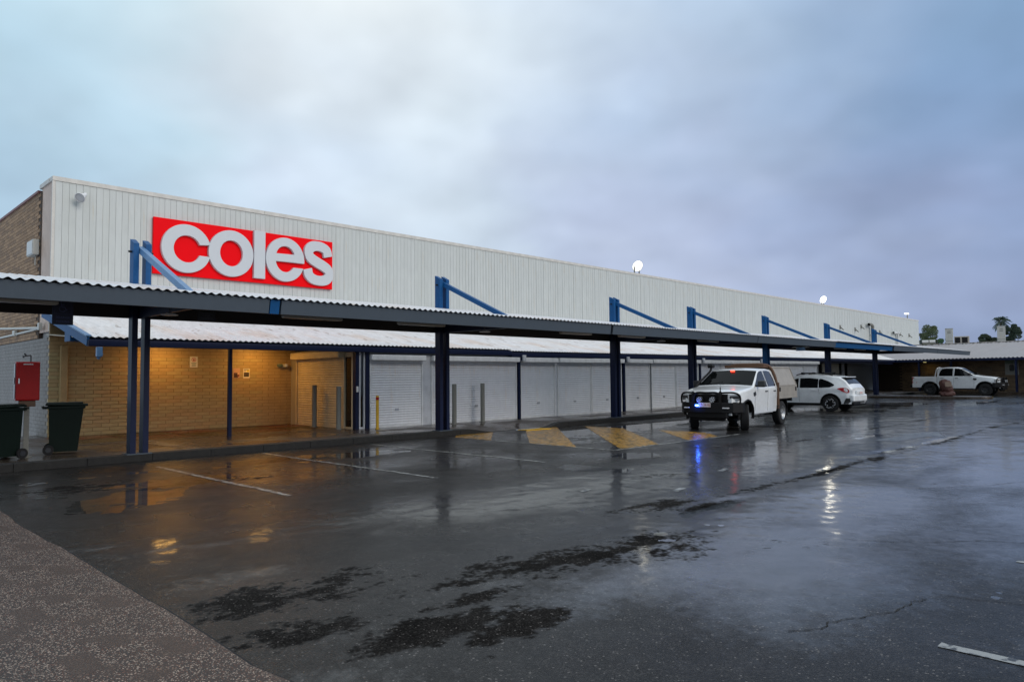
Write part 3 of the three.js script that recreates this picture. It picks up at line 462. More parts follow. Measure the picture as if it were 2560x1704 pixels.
for (const [x, z, n] of [[7.75, -21.55, 'warm lit ceiling light under the verandah nearer the corner bins'], [10.6, -21.55, 'warm lit ceiling light under the verandah nearer the cream shutter']]) {
  const t = thing('ceiling_light', n, 'ceiling light', [x, 2.815, z]);
  part('base', box(-0.32, -0.03, -0.08, 0.32, 0, 0.08), M.off, t); part('diffuser', rbox(-0.3, -0.09, -0.065, 0.3, -0.03, 0.065, 0.02), std([0.9, 0.8, 0.6], 0.5, 0, { emissive: new THREE.Color(1, 0.7, 0.3), emissiveIntensity: 14 }), t);
  const l = new THREE.RectAreaLight(0xffb23e, 90, 0.6, 0.13); l.position.set(x, 2.717, z); l.lookAt(x, 0, z); l.name = 'ceiling_light_lamp'; scene.add(l);
}
// ------------------------------------------------------------------ the row of shuttered shops
const shop = thing('shopfront', 'row of shops closed with white roller shutters below the verandah', 'shopfront');
function curtain(x0, x1, y0, y1, slat = 0.075) { // curved slats, flat in x
  const pos = [], idx = [], n = Math.round((y1 - y0) / slat), S = 5; let k = 0;
  for (let i = 0; i < n; i++) for (let j = 0; j <= S; j++) { const t = j / S, y = lerp(y0, y1, (i + t) / n), z = j === S ? -0.005 : Math.sin(Math.PI * Math.min(1, t * 1.12)) * 0.011; pos.push(x0, y, z, x1, y, z); if (j < S) { idx.push(k, k + 1, k + 2, k + 1, k + 3, k + 2); } else if (i < n - 1) idx.push(k, k + 1, k + 2, k + 1, k + 3, k + 2); k += 2; }
  const g = new THREE.BufferGeometry(); g.setAttribute('position', new THREE.Float32BufferAttribute(pos, 3)); g.setIndex(idx); const q = g.toNonIndexed(); q.computeVertexNormals(); return q;
}
{
  part('wall', [box(12.06, -0.2, ZF + 0.13, 46.4, 2.55, -18.56), box(46.4, -0.2, ZF + 0.13, 66, 2.6, -21.3)], std([0.3, 0.3, 0.3], 0.8), shop);
  const Z = -18.42;
  const shutter = (x0, x1, guideL = true, guideR = true) => {
    const y0 = ground((x0 + x1) / 2) + 0.15, top = gy(x0) - 0.27, h = part('roller_shutter', curtain(x0 + 0.05, x1 - 0.05, y0 + 0.06, top + 0.02).translate(0, 0, Z), M.shutter[Math.floor(hash(Math.round(x0 * 7), 5, 3) * 4)], shop);
    part('housing', [rbox(x0 - 0.02, top + 0.03, Z - 0.08, x1 + 0.02, top + 0.2, Z + 0.2, 0.02)], M.white, h); part('pelmet', box(x0, top - 0.06, Z - 0.05, x1, top + 0.028, Z + 0.03), M.jamb, h);
    part('lock', rbox((x0 + x1) / 2 - 0.07, y0 + 0.5, Z + 0.012, (x0 + x1) / 2 + 0.07, y0 + 0.57, Z + 0.03, 0.006), M.steel, h); part('bottom_rail', box(x0 + 0.055, y0, Z - 0.02, x1 - 0.055, y0 + 0.058, Z + 0.022), M.white, h);
    if (guideL) part('guide', box(x0, y0, Z - 0.03, x0 + 0.048, top - 0.062, Z + 0.035), M.white, h); if (guideR) part('guide', box(x1 - 0.048, y0, Z - 0.03, x1, top - 0.062, Z + 0.035), M.white, h);
  };
  for (const [a, b] of [[12.48, 14.51], [14.86, 18.85], [19.05, 20.98], [21.12, 23.2], [23.23, 25.3], [25.56, 27.42], [27.56, 29.58], [29.62, 31.66], [31.88, 33.85], [33.9, 35.9], [35.95, 37.95], [38.15, 40.1], [40.15, 42.1], [42.15, 44.1], [44.15, 46.2]]) shutter(a, b);
  for (const [x0, x1] of [[14.52, 14.85], [20.985, 21.115]]) part('jamb', box(x0, 0.15, Z - 0.05, x1, gy(x0) - 0.05, Z + 0.01), M.jamb, shop);
  for (const x of [18.95, 25.43, 31.77, 38.05]) { part('downpipe', [box(x - 0.055, ground(x) + 0.15, Z - 0.02, x + 0.055, gy(x) - 0.2, Z + 0.08), bar(V3(x, gy(x) - 0.24, Z + 0.03), V3(x + 0.12, gy(x) - 0.06, Z + 0.14), 0.09)], M.navy, shop); part('rainwater_head', rbox(x + 0.07, gy(x) - 0.2, Z + 0.1, x + 0.22, gy(x) + 0.02, Z + 0.22, 0.01), M.jamb, shop); }
  // the corner: cream shutter on the return wall, then the narrow glazed doors
  const cs = part('roller_shutter', ry(curtain(-21.82, -19.05, 0.2, 2.28), -Math.PI / 2).translate(11.99, 0, 0), M.cream, shop, { label: 'cream roller shutter on the return wall' });
  part('housing', rbox(11.76, 2.28, -21.95, 12.05, 2.5, -18.98, 0.03), M.cream, cs); part('bottom_rail', box(11.97, 0.15, -21.8, 12.02, 0.2, -19.06), M.cream, cs); part('guide', box(11.95, 0.15, -21.9, 12.03, 2.28, -21.83), M.cream, cs); part('guide', box(11.95, 0.15, -19.04, 12.03, 2.28, -18.98), M.cream, cs);
  part('return_wall', box(12.03, 0.0, ZF + 0.13, 12.12, 2.55, -18.6), std([0.35, 0.3, 0.22], 0.7), shop);
  const door = part('door', box(12.0, 0.2, -18.96, 12.03, 2.3, -18.62), M.glass, shop, { label: 'narrow dark glazed door in a cream frame' }); part('frame', [box(11.98, 0.15, -18.62, 12.04, 2.45, -18.56), box(11.98, 2.31, -18.975, 12.04, 2.45, -18.625), box(11.98, 0.15, -18.975, 12.04, 0.205, -18.625)], M.cream, door);
  part('corner_post', box(11.99, 0.15, -18.55, 12.11, 2.5, -18.4), M.navy, shop); part('corner_post', box(12.34, 0.15, -18.5, 12.46, 2.5, -18.38), M.navy, shop);
  const d2 = part('door', box(12.18, 0.2, -18.5, 12.29, 2.4, -18.47), M.glass, shop, { label: 'narrow dark glazed door in a grey frame' }); part('frame', [box(12.112, 0.15, -18.5, 12.18, 2.5, -18.43), box(12.29, 0.15, -18.5, 12.338, 2.5, -18.43), box(12.18, 0.15, -18.5, 12.29, 0.2, -18.43)], M.jamb, d2);
  part('lock_box', rbox(12.0, 1.25, -18.4, 12.06, 1.42, -18.35, 0.01), M.white, shop);
  // far recessed entrance: dark frames and pale doors
  const creamDim = std([0.75, 0.7, 0.6], 0.6, 0, { map: grime });
  [[47.9, 48.9], [49.3, 50.7], [51.6, 53.6], [54.3, 55.5], [56.0, 57.5], [57.9, 58.6]].forEach(([a, b], i) => part('entrance_panel', box(a, 0.5, -21.3, b, 2.45, -21.22), i % 3 === 2 ? M.jamb : creamDim, shop));
  for (const x of [47.7, 49.1, 51.2, 53.9, 55.75, 57.75, 59]) part('frame_post', box(x - 0.08, 0.4, -21.3, x + 0.08, 2.62, -21.15), M.black, shop);
}

// ------------------------------------------------------------------ the parking canopy
const canopy = thing('parking_canopy', 'long cantilevered parking canopy with blue posts and grey gutter fascia', 'canopy');
const ZC = -12.92, cy = (x) => 3.2 + Math.max(0, x - 20) * 0.0012;
{
  const T = 0.0012;
  part('roof_sheet', [corrugated(-6, 34.8, 3.2, ZC + 0.06, 3.66, -16.1, 0.152, 0.017, 8, 0)], M.canopyRoof, canopy, { raw: true });
  part('roof_sheet', [corrugated(34.8, 60, 3.225, ZC + 0.02, 3.68, -16.1, 0.152, 0.017, 8, T)], M.canopyRoof, canopy, { raw: true });
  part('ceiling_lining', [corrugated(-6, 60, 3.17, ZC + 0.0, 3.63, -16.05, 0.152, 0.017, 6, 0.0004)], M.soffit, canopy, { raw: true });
  const fas = (x0, x1, m, dz = 0, n = 1) => { const g = box(x0, 0, ZC - 0.14 + dz, x1, 0.27, ZC + dz); const p = g.attributes.position; for (let i = 0; i < p.count; i++) { const top = p.getY(i) > 0.1; p.setY(i, p.getY(i) + cy(p.getX(i)) - 0.29); if (!top && p.getZ(i) > ZC - 0.05 + dz) p.setZ(i, p.getZ(i) - 0.05); } g.computeVertexNormals(); return part('fascia', g, m, canopy); };
  fas(-6, 6.5, M.galv); fas(6.53, 6.72, M.blue, -0.02); fas(6.75, 17.3, M.galv); fas(17.4, 26.8, M.galv, 0.005); fas(26.83, 34.75, M.galv, 0.01); fas(34.8, 43.2, M.blue, -0.08); fas(43.23, 51.7, M.galv); fas(51.75, 60, M.galv);
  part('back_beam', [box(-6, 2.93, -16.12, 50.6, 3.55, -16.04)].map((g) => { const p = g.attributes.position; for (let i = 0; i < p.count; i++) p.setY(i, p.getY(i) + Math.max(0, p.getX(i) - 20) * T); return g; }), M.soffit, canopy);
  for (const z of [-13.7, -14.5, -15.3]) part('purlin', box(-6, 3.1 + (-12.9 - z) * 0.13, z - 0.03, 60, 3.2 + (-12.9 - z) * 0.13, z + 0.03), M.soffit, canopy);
  for (const xc of [5.15, 13.26, 21.5, 26.9, 33.8, 41.5, 49.25]) {
    const y0 = pathTop(xc, -15.95), isBlue = xc > 33 && xc < 40;
    const post = part('post', [-1, 1].map((s) => box(xc + s * 0.12 - 0.055, y0, -16.02, xc + s * 0.12 + 0.055, 3.35, -15.8)), isBlue ? M.blue : M.navy, canopy, { label: 'steel post of two uprights carrying the canopy' });
    const up = [-1, 1].map((s) => { const g = box(xc + s * 0.12 - 0.055, 3.3, -16.019, xc + s * 0.12 + 0.055, 4.58, -15.801), p = g.attributes.position; for (let i = 0; i < p.count; i++) if (p.getY(i) > 4 && p.getZ(i) > -15.9) p.setY(i, 4.47); g.computeVertexNormals(); return g; });
    part('upright', up, xc < 10 ? M.blue : M.blue, post);
    part('brace', bar(V3(xc, 4.38, -15.95), V3(xc, 3.22, -13.3), 0.11, 0.12), xc < 10 ? M.paleBlue : M.blue, post);
    part('bolt', [rod(V3(xc - 0.24, 4.3, -15.9), V3(xc + 0.24, 4.3, -15.9), 0.022)], M.black, post);
    part('base_plate', box(xc - 0.24, y0, -16.08, xc + 0.24, y0 + 0.02, -15.76), M.galv, post);
    part('cantilever_beam', [box(xc - 0.05, 2.93, -15.79, xc + 0.05, 3.13, -13.1)], M.navy, post);
  }
}
function batten(x, label) { const t = thing('batten_light', label, 'batten light', [x, 2.99 + Math.max(0, x - 30) * 0.002, -13.85], 0); part('tray', rbox(-0.72, 0, -0.09, 0.72, 0.06, 0.09, 0.015), M.off, t); part('diffuser', rbox(-0.7, -0.07, -0.075, 0.7, 0, 0.075, 0.03), std([0.42, 0.4, 0.36], 0.3), t); part('hanger', [rod(V3(-0.4, 0.06, 0), V3(-0.4, 0.2, 0), 0.01), rod(V3(0.4, 0.06, 0), V3(0.4, 0.2, 0), 0.01)], M.dark, t); return t; }
[[2.5, 'unlit batten light under the canopy above the bins'], [7.95, 'unlit batten light under the canopy below the letter o of the sign'], [10.9, 'unlit batten light just left of the second canopy post'], [16.77, 'unlit batten light midway between the second and third canopy posts'], [19.65, 'unlit batten light just left of the third canopy post'], [24.6, 'unlit batten light between the third and fourth canopy posts'], [37.8, 'unlit batten light under the blue fascia, nearer end'], [40.6, 'unlit batten light under the blue fascia, farther end']].forEach((a) => batten(...a));
[[5.0, 'round white lamp disc hanging beside the pair of nearest posts'], [13.0, 'round white lamp disc hanging beside the second canopy post'], [21.4, 'round white lamp disc hanging beside the third canopy post']].forEach(([x, l]) => { const t = thing('disc_lamp', l, 'lamp', [x, 2.86, -13.85]); part('disc', new THREE.LatheGeometry([[0, 0.03], [0.05, 0.03], [0.14, 0.004], [0.15, 0], [0.14, -0.012], [0, -0.014]].map((p) => new THREE.Vector2(...p)), 24), std([0.7, 0.7, 0.7], 0.4, 0, { side: THREE.DoubleSide }), t); part('rod', rod(V3(0, 0.03, 0), V3(0, 0.32, 0), 0.012), M.dark, t); });
{ const t = thing('dome_lamp', 'pale blue drum lamp hanging under the canopy above the white hatchback', 'lamp', [33.2, 2.85, -13.95]); part('drum', cyl(0.2, 0.2, 0.16, 20), M.paleBlue, t); part('shade', cyl(0.28, 0.4, 0.05, 24).translate(0, 0.1, 0), M.off, t); part('rod', rod(V3(0, 0.12, 0), V3(0, 0.4, 0), 0.02), M.dark, t); }

// ------------------------------------------------------------------ canvas prints
function canvasTex(w, h, draw) { const c = document.createElement('canvas'); c.width = w; c.height = h; const k = c.getContext('2d'); draw(k, w, h); const t = new THREE.CanvasTexture(c); t.colorSpace = THREE.SRGBColorSpace; t.magFilter = THREE.LinearFilter; return t; }
function print(name, w, h, t, parent, z = 0.004, mat = {}) { const o = new THREE.Mesh(new THREE.PlaneGeometry(w, h), std([1, 1, 1], 0.5, 0, { map: t, ...mat })); o.name = name; o.position.z = z; o.castShadow = o.receiveShadow = true; parent.add(o); return o; }
function plaque(name, label, cat, pos, turn, w, h, draw, backMat = M.off, d = 0.006) { const t = thing(name, label, cat, pos, turn); part('panel', box(-w / 2, -h / 2, -d, w / 2, h / 2, 0), backMat, t); print('print', w * 0.985, h * 0.985, canvasTex(256, Math.round(256 * h / w), draw), t, 0.0025); return t; }
{
  const t = plaque('parking_sign', 'dark hanging disabled parking sign with wheelchair symbol under the canopy', 'sign', [3.43, 2.87, -14.5], 0.15, 0.34, 0.46, (k, w, h) => {
    k.fillStyle = '#0d1130'; k.fillRect(0, 0, w, h); k.strokeStyle = '#2b2f58'; k.lineWidth = 5; k.strokeRect(28, 16, w - 56, h * 0.54);
    k.strokeStyle = k.fillStyle = '#3a3f6a'; k.lineWidth = 10; k.beginPath(); k.arc(104, 44, 9, 0, 7); k.fill(); k.beginPath(); k.moveTo(106, 62); k.lineTo(112, 112); k.lineTo(150, 112); k.lineTo(168, 150); k.lineTo(182, 146); k.stroke(); k.beginPath(); k.moveTo(108, 84); k.lineTo(146, 84); k.stroke(); k.beginPath(); k.arc(122, 134, 40, -2.2, 0.55, true); k.stroke();
    k.font = 'bold 38px sans-serif'; k.textAlign = 'center'; k.fillText('DISABLED', w / 2, h * 0.76); k.fillText('PARKING', w / 2, h * 0.92);
  }, M.navy);
  part('hanger', [rod(V3(-0.12, 0.23, -0.003), V3(-0.12, 0.33, -0.003), 0.006), rod(V3(0.12, 0.23, -0.003), V3(0.12, 0.33, -0.003), 0.006)], M.dark, t);
  const u = plaque('bay_sign', 'small dark hanging notice under the canopy near the red store sign', 'sign', [5.95, 2.93, -14.5], 0.1, 0.36, 0.18, (k, w, h) => { k.fillStyle = '#14141c'; k.fillRect(0, 0, w, h); k.fillStyle = '#33333e'; k.fillRect(40, 26, w - 80, 12); k.fillRect(70, 54, w - 140, 14); k.fillRect(40, 86, w - 80, 12); }, M.navy);
  part('hanger', [rod(V3(-0.14, 0.09, -0.003), V3(-0.14, 0.2, -0.003), 0.006), rod(V3(0.14, 0.09, -0.003), V3(0.14, 0.2, -0.003), 0.006)], M.dark, u);
}
const ZW = ZF + 0.142;
plaque('prohibition_sign', 'white notice with a red crossed circle on the yellow lit brick wall', 'sign', [8.8, 2.2, ZW], 0, 0.235, 0.335, (k, w, h) => { k.fillStyle = '#e2ddcf'; k.fillRect(0, 0, w, h); k.strokeStyle = '#c23a28'; k.lineWidth = 15; k.beginPath(); k.arc(w / 2, 106, 66, 0, 7); k.stroke(); k.fillStyle = '#96402f'; k.beginPath(); k.ellipse(w / 2, 112, 22, 40, 0.4, 0, 7); k.fill(); k.beginPath(); k.moveTo(w / 2 - 46, 60); k.lineTo(w / 2 + 46, 152); k.stroke(); k.fillStyle = '#7f8a80'; k.fillRect(42, 214, w - 84, 22); k.fillRect(66, 254, w - 132, 18); k.fillRect(56, 292, w - 112, 26); });
plaque('poster', 'pinkish picture poster on the brick wall right of the slim navy post', 'poster', [10.15, 1.86, ZW], 0, 0.215, 0.31, (k, w, h) => { k.fillStyle = '#c49a86'; k.fillRect(0, 0, w, h); k.fillStyle = '#3b241c'; k.fillRect(16, h * 0.48, w * 0.62, h * 0.48); k.fillStyle = '#8a4a3a'; k.beginPath(); k.arc(w * 0.75, h * 0.75, 46, 0, 7); k.fill(); k.fillStyle = '#d8b49a'; k.beginPath(); k.arc(w * 0.72, h * 0.56, 34, 0, 7); k.fill(); k.fillStyle = '#6b3a30'; k.fillRect(w * 0.2, h * 0.56, 70, 30); });
plaque('poster', 'white edged poster with dark photo and yellow patch beside the pinkish one', 'poster', [10.47, 1.85, ZW], 0, 0.215, 0.31, (k, w, h) => { k.fillStyle = '#e0d8ca'; k.fillRect(0, 0, w, h); k.fillStyle = '#1d1512'; k.fillRect(24, 24, w - 60, 26); k.fillRect(24, h * 0.4, w - 52, h * 0.45); k.fillStyle = '#c7b414'; k.fillRect(w * 0.56, 60, w * 0.36, 60); k.fillStyle = '#8d7a70'; for (let i = 0; i < 3; i++) k.fillRect(24, 62 + i * 22, 100 - i * 10, 10); k.fillStyle = '#5f4a44'; for (let i = 0; i < 5; i++) k.fillRect(50 + i * 30, h * 0.48 + (i % 2) * 14, 18, 70); });
{ const t = thing('emergency_light', 'twin head emergency light on the brick wall near the cream shutter', 'emergency light', [11.72, 2.11, ZW]); part('body', rbox(-0.03, -0.06, 0, 0.14, 0.05, 0.08, 0.01), M.off, t); part('lamp_head', rbox(0.02, -0.05, 0.08, 0.12, 0.05, 0.16, 0.02), M.lens, t); part('lamp_head', rbox(-0.2, -0.05, 0.0, -0.06, 0.05, 0.12, 0.02), std([0.12, 0.18, 0.15], 0.3), t); }

// ------------------------------------------------------------------ bollards, bins, hose cabinet
function bollard(x, z, label, m, h, r, group, name = 'bollard') { const t = thing(name, label, 'bollard', [x, pathTop(x, z), z], 0, group); part('post', new THREE.LatheGeometry([[0, h], [r * 0.8, h], [r * 0.96, h - 0.012], [r, h - 0.03], [r, 0]].map((p) => new THREE.Vector2(...p)).reverse(), 20), m, t); part('flange', cyl(r * 1.55, r * 1.55, 0.015, 20).translate(0, 0.0075, 0), m, t); return t; }
bollard(11.72, -20.3, 'grey steel bollard in front of the cream shutter, away from its door', M.concretePost, 1.31, 0.075);
bollard(11.72, -18.9, 'grey steel bollard at the door side of the cream shutter', M.concretePost, 1.28, 0.075);
bollard(15.46, -17.95, 'grey steel bollard before the white shutters just right of the second canopy post', M.concretePost, 1.3, 0.075);
bollard(16.77, -18.0, 'grey steel bollard at the middle of the widest white shutter', M.concretePost, 1.31, 0.075);
{ const t = bollard(12.5, -18.02, 'yellow bollard with a red band beside the shop corner', M.yellow, 0.99, 0.045); part('red_band', cyl(0.047, 0.047, 0.08, 20).translate(0, 0.9, 0), M.red, t); }
function bin(x, z, turn, label) {
  const t = thing('wheelie_bin', label, 'wheelie bin', [x, 0.15, z], turn);
  const g = new THREE.BoxGeometry(0.56, 0.9, 0.62, 1, 4, 1), p = g.attributes.position; for (let i = 0; i < p.count; i++) { const k = lerp(0.8, 1, (p.getY(i) + 0.45) / 0.9); p.setX(i, p.getX(i) * k); p.setZ(i, p.getZ(i) * k + (1 - k) * -0.2); } g.computeVertexNormals(); g.translate(0, 0.5, 0); part('body', g, M.bin, t);
  part('rim', [rbox(-0.3, 0.93, -0.34, 0.3, 0.99, 0.34, 0.015)], M.bin, t); const l = rbox(-0.31, 0.992, -0.4, 0.31, 1.03, 0.36, 0.02); l.rotateX(0.03); part('lid', [l, rbox(-0.27, 1.02, -0.36, 0.27, 1.06, 0.3, 0.02)], M.bin, t); part('handle', [rod(V3(-0.26, 0.97, -0.42), V3(0.26, 0.97, -0.42), 0.016), box(-0.2, 0.93, -0.42, -0.16, 0.97, -0.3), box(0.16, 0.93, -0.42, 0.2, 0.97, -0.3)], M.bin, t);
  for (const s of [-1, 1]) { const w = part('wheel', mv(rz(cyl(0.1, 0.1, 0.05, 24), Math.PI / 2), s * 0.29, 0.1, -0.3), M.rubber, t); part('hub', mv(rz(cyl(0.05, 0.05, 0.06, 16), Math.PI / 2), s * 0.295, 0.1, -0.3), M.dark, w); }
  part('axle', rod(V3(-0.28, 0.1, -0.3), V3(0.28, 0.1, -0.3), 0.012), M.steel, t); part('hot_stamp', box(-0.05, 0.74, 0.295, 0.05, 0.76, 0.301), M.off, t);
  return t;
}
bin(4.2, -17.3, Math.PI / 2 - 0.25, 'dark green wheelie bin on the kerb right of the red cabinet'); bin(2.95, -16.95, -Math.PI / 2 + 0.3, 'dark green wheelie bin at the left edge, left of the red cabinet');
{
  const t = thing('hose_cabinet', 'red hose reel cabinet on a grey post beside the green bins', 'cabinet', [3.43, 0.15, -17.0], -0.12);
  part('case', rbox(-0.2, 1.12, -0.16, 0.2, 1.89, 0.12, 0.015), M.red, t); const d = part('door', rbox(-0.19, 1.14, 0.122, 0.185, 1.87, 0.145, 0.008), M.red, t); part('handle', box(-0.16, 1.46, 0.146, -0.14, 1.56, 0.165), M.steel, d);
  const win = part('side_panel', box(-0.215, 1.16, -0.13, -0.201, 1.85, 0.1), std([0.1, 0.03, 0.03], 0.2), t, { label: 'dark glazed side of the red cabinet' }); part('latch', rbox(-0.235, 1.45, 0.0, -0.216, 1.58, 0.05, 0.004), M.steel, win);
  part('bracket', rbox(-0.14, 1.0, -0.1, 0.14, 1.118, 0.08, 0.01), M.tan, t); part('post', box(-0.045, 0, -0.04, 0.045, 1.0, 0.04), M.concretePost, t); part('base_plate', box(-0.1, 0, -0.09, 0.1, 0.012, 0.09), M.concretePost, t);
  part('pipe', rod(V3(0.05, 1.89, 0), V3(0.05, 2.02, 0), 0.012), M.dark, t); part('tap', [rod(V3(0.05, 2.02, 0), V3(-0.07, 2.0, 0), 0.012), rod(V3(-0.03, 2.02, 0), V3(-0.06, 2.06, 0), 0.014), box(-0.09, 1.97, -0.012, -0.06, 2.01, 0.012)], M.dark, t); part('label_strip', box(-0.08, 1.83, 0.1455, 0.08, 1.85, 0.147), M.white, d);
}

// ------------------------------------------------------------------ vehicles (local axes: +x forward, +y up, z sideways)
const curve = (pts) => (x) => { // piecewise curve through points sorted by x, softened a little
  const f = (q) => { if (q <= pts[0][0]) return pts[0][1]; for (let i = 1; i < pts.length; i++) if (q <= pts[i][0]) return lerp(pts[i - 1][1], pts[i][1], (q - pts[i - 1][0]) / (pts[i][0] - pts[i - 1][0])); return pts[pts.length - 1][1]; };
  return (f(x - 0.05) + f(x - 0.02) + 2 * f(x) + f(x + 0.02) + f(x + 0.05)) / 6;
};
function carShell({ x0, x1, top, bot, half, belt, tum, crown = 0.03, r = 0.07, n = 120, m = 12 }) {
  const w = (x, y) => { const h = half(x); return y < belt ? h * (1 - 0.055 * ((belt - y) / belt) ** 2 * 2) - 0.012 * Math.exp(-(((y - 0.82) / 0.06) ** 2)) : h - (y - belt) * tum; };
  const pos = [], idx = [], K = 2 * (m + 5) + 9; const sect = (x) => {
    const b = bot(x), t = Math.max(top(x), b + 0.1), R = Math.min(r, (t - b) * 0.4), side = [];
    for (let j = 0; j <= m; j++) { const y = lerp(b, t - R, j / m); side.push([y, w(x, y)]); }
    const wt = w(x, t - R); for (let a = 1; a <= 4; a++) { const q = a / 4 * Math.PI / 2; side.push([t - R + R * Math.sin(q), wt - R * 1.15 * (1 - Math.cos(q))]); }
    const we = side[side.length - 1][1], o = side.map(([y, z]) => [x, y, -z]);
    for (let a = 1; a < 10; a++) { const z = lerp(-we, we, a / 10); o.push([x, t + crown * (1 - (z / we) ** 2), z]); }
    for (let i = side.length - 1; i >= 0; i--) o.push([x, side[i][0], side[i][1]]); return o;
  };
  let c = 0; for (let i = 0; i <= n; i++) { const s = sect(lerp(x0, x1, i / n)); c = s.length; for (const p of s) pos.push(...p); }
  for (let i = 0; i < n; i++) for (let k = 0; k < c - 1; k++) { const a = i * c + k, b = a + c; idx.push(a, a + 1, b, b, a + 1, b + 1); }
  const cap = (i, flip) => { for (let k = 0; k < Math.floor(c / 2) - 1; k++) { const a = i * c + k, b = i * c + c - 1 - k; const q = [a, b, a + 1, a + 1, b, b - 1]; idx.push(...(flip ? q.reverse() : q)); } };
  const g = new THREE.BufferGeometry(); g.setAttribute('position', new THREE.Float32BufferAttribute(pos, 3)); cap(0, false); cap(n, true); g.setIndex(idx);
  return { g: toCreasedNormals(g, 0.62), w, top, crown, half };
}
function sidePane(body, pts, s, off = 0.006, thick = 0.004) { // flat-ish panel on the side of the shell
  const sh0 = new THREE.Shape(pts.map((p) => new THREE.Vector2(...p))), g = new THREE.ExtrudeGeometry(sh0, { depth: thick, bevelEnabled: false, curveSegments: 8 }), p = g.attributes.position;
  for (let i = 0; i < p.count; i++) p.setZ(i, s * (body.w(p.getX(i), p.getY(i)) + off + p.getZ(i) - thick)); g.computeVertexNormals(); return g;
}
function topPane(body, xa, xb, za, zb, off = 0.008, nx = 14, nz = 10, f = (x) => body.w(x, body.top(x) - 0.05)) { // panel on the top surface between fractions of the half width
  const pos = [], idx = []; for (let i = 0; i <= nx; i++) for (let j = 0; j <= nz; j++) { const x = lerp(xa, xb, i / nx), wz = f(x), q = lerp(za, zb, j / nz); pos.push(x, body.top(x) + body.crown * (1 - q * q) + off, q * wz); }
  for (let i = 0; i < nx; i++) for (let j = 0; j < nz; j++) { const a = i * (nz + 1) + j, b = a + nz + 1; idx.push(a, a + 1, b, b, a + 1, b + 1); }
  const g = new THREE.BufferGeometry(); g.setAttribute('position', new THREE.Float32BufferAttribute(pos, 3)); g.setIndex(idx); g.computeVertexNormals(); return g;
}
const smoothPts = (pts, n = 6) => new THREE.SplineCurve(pts.map((p) => new THREE.Vector2(...p))).getPoints(pts.length * n).map((p) => [p.x, p.y]);
function wheel(parent, x, z, r, w, style, steer = 0) {
  const s = Math.sign(z), T = (g) => { g.rotateX(s > 0 ? Math.PI / 2 : -Math.PI / 2); if (steer) g.rotateY(steer); g.translate(x, r, z); return g; }; // lathe axis to z, outer face outwards
  const rim = r * (style === 'alloy' ? 0.66 : 0.56), tyre = new THREE.LatheGeometry([[rim, -w / 2], [r * 0.9, -w / 2], [r * 0.97, -w * 0.44], [r, -w * 0.36], [r, w * 0.36], [r * 0.97, w * 0.44], [r * 0.9, w / 2], [rim, w / 2 - 0.005]].map((p) => new THREE.Vector2(...p)), 48), lugs = [];
  for (let i = 0; i < 40; i++) for (const q of [-1, 0, 1]) { const g = new THREE.BoxGeometry(0.014, w * 0.2, r * 0.07); g.translate(r + 0.001, q * w * 0.25, (q ? 0.02 : 0)); g.rotateY(i / 40 * Math.PI * 2); lugs.push(g); }
  const t = part('tyre', T(merge([tyre.toNonIndexed(), ...lugs.map((g) => g.toNonIndexed())])), M.rubber, parent);
  const metal = style === 'steel' ? M.steel : style === 'black' ? M.dark : M.black, h = w / 2;
  const disc = new THREE.LatheGeometry([[0, h - 0.06], [rim * 0.25, h - 0.055], [rim * 0.32, h - 0.075], [rim * 0.62, h - 0.05], [rim * 0.8, h - 0.07], [rim * 0.86, h - 0.03], [rim * 0.98, h - 0.002], [rim * 1.02, h + 0.006], [rim * 1.0, h - 0.03], [rim * 0.95, -h]].map((p) => new THREE.Vector2(...p)), 36), bits = [];
  part('rim', T(disc), metal, t);
  if (style === 'alloy') { // six outlined spokes
    const st = []; for (let i = 0; i < 6; i++) { const a0 = i / 6 * Math.PI * 2, R1 = rim * 0.93, R2 = rim * 0.6; const P = (a, q) => V3(Math.cos(a) * q, h + 0.002, Math.sin(a) * q); const k = [P(a0 - 0.36, R1), P(a0 - 0.26, R1), P(a0 + 0.26, R1), P(a0 + 0.36, R1 * 0.98), P(a0 + 0.3, R2 + 0.03), P(a0 + 0.52, R2), P(a0 + Math.PI / 3 - 0.3, R2 + 0.03), P(a0 + Math.PI / 3 - 0.36, R1 * 0.98)]; st.push(new THREE.TubeGeometry(new THREE.CatmullRomCurve3(k, false, 'centripetal'), 28, 0.011, 5)); }
    part('spoke_outline', st.map(T), M.chrome, t);
  } else { const st = []; for (let i = 0; i < 6; i++) { const g = new THREE.CylinderGeometry(rim * 0.13, rim * 0.13, 0.012, 10); g.translate(rim * 0.68, h - 0.058, 0); g.rotateY(i / 6 * Math.PI * 2); st.push(T(g)); } part('rim_hole', st, M.black, t); part('hub', T(cyl(rim * 0.2, rim * 0.24, 0.05, 16).translate(0, h - 0.045, 0)), style === 'steel' ? M.steel : M.dark, t); }
}
function arches(parent, xc, r, body, m, wide = 0.07) { // flare around a wheel opening, both sides
  for (const s of [-1, 1]) { const pos = [], idx = [], n = 28; for (let i = 0; i <= n; i++) { const a = lerp(-0.12, Math.PI + 0.12, i / n); for (const [R, o] of [[r - 0.01, -0.05], [r - 0.01, 0.03], [r + wide * 0.7, 0.025], [r + wide, -0.01]]) { const x = xc + Math.cos(a) * R, y = Math.max(0.3, 0.385 + Math.sin(a) * R); pos.push(x, y, s * (body.w(x, y) + o)); } } for (let i = 0; i < n; i++) for (let k = 0; k < 3; k++) { const a = i * 4 + k, b = a + 4; idx.push(a, b, a + 1, b, b + 1, a + 1); } const g = new THREE.BufferGeometry(); g.setAttribute('position', new THREE.Float32BufferAttribute(pos, 3)); g.setIndex(idx); g.computeVertexNormals(); part('wheel_arch', g, m, parent); }
}
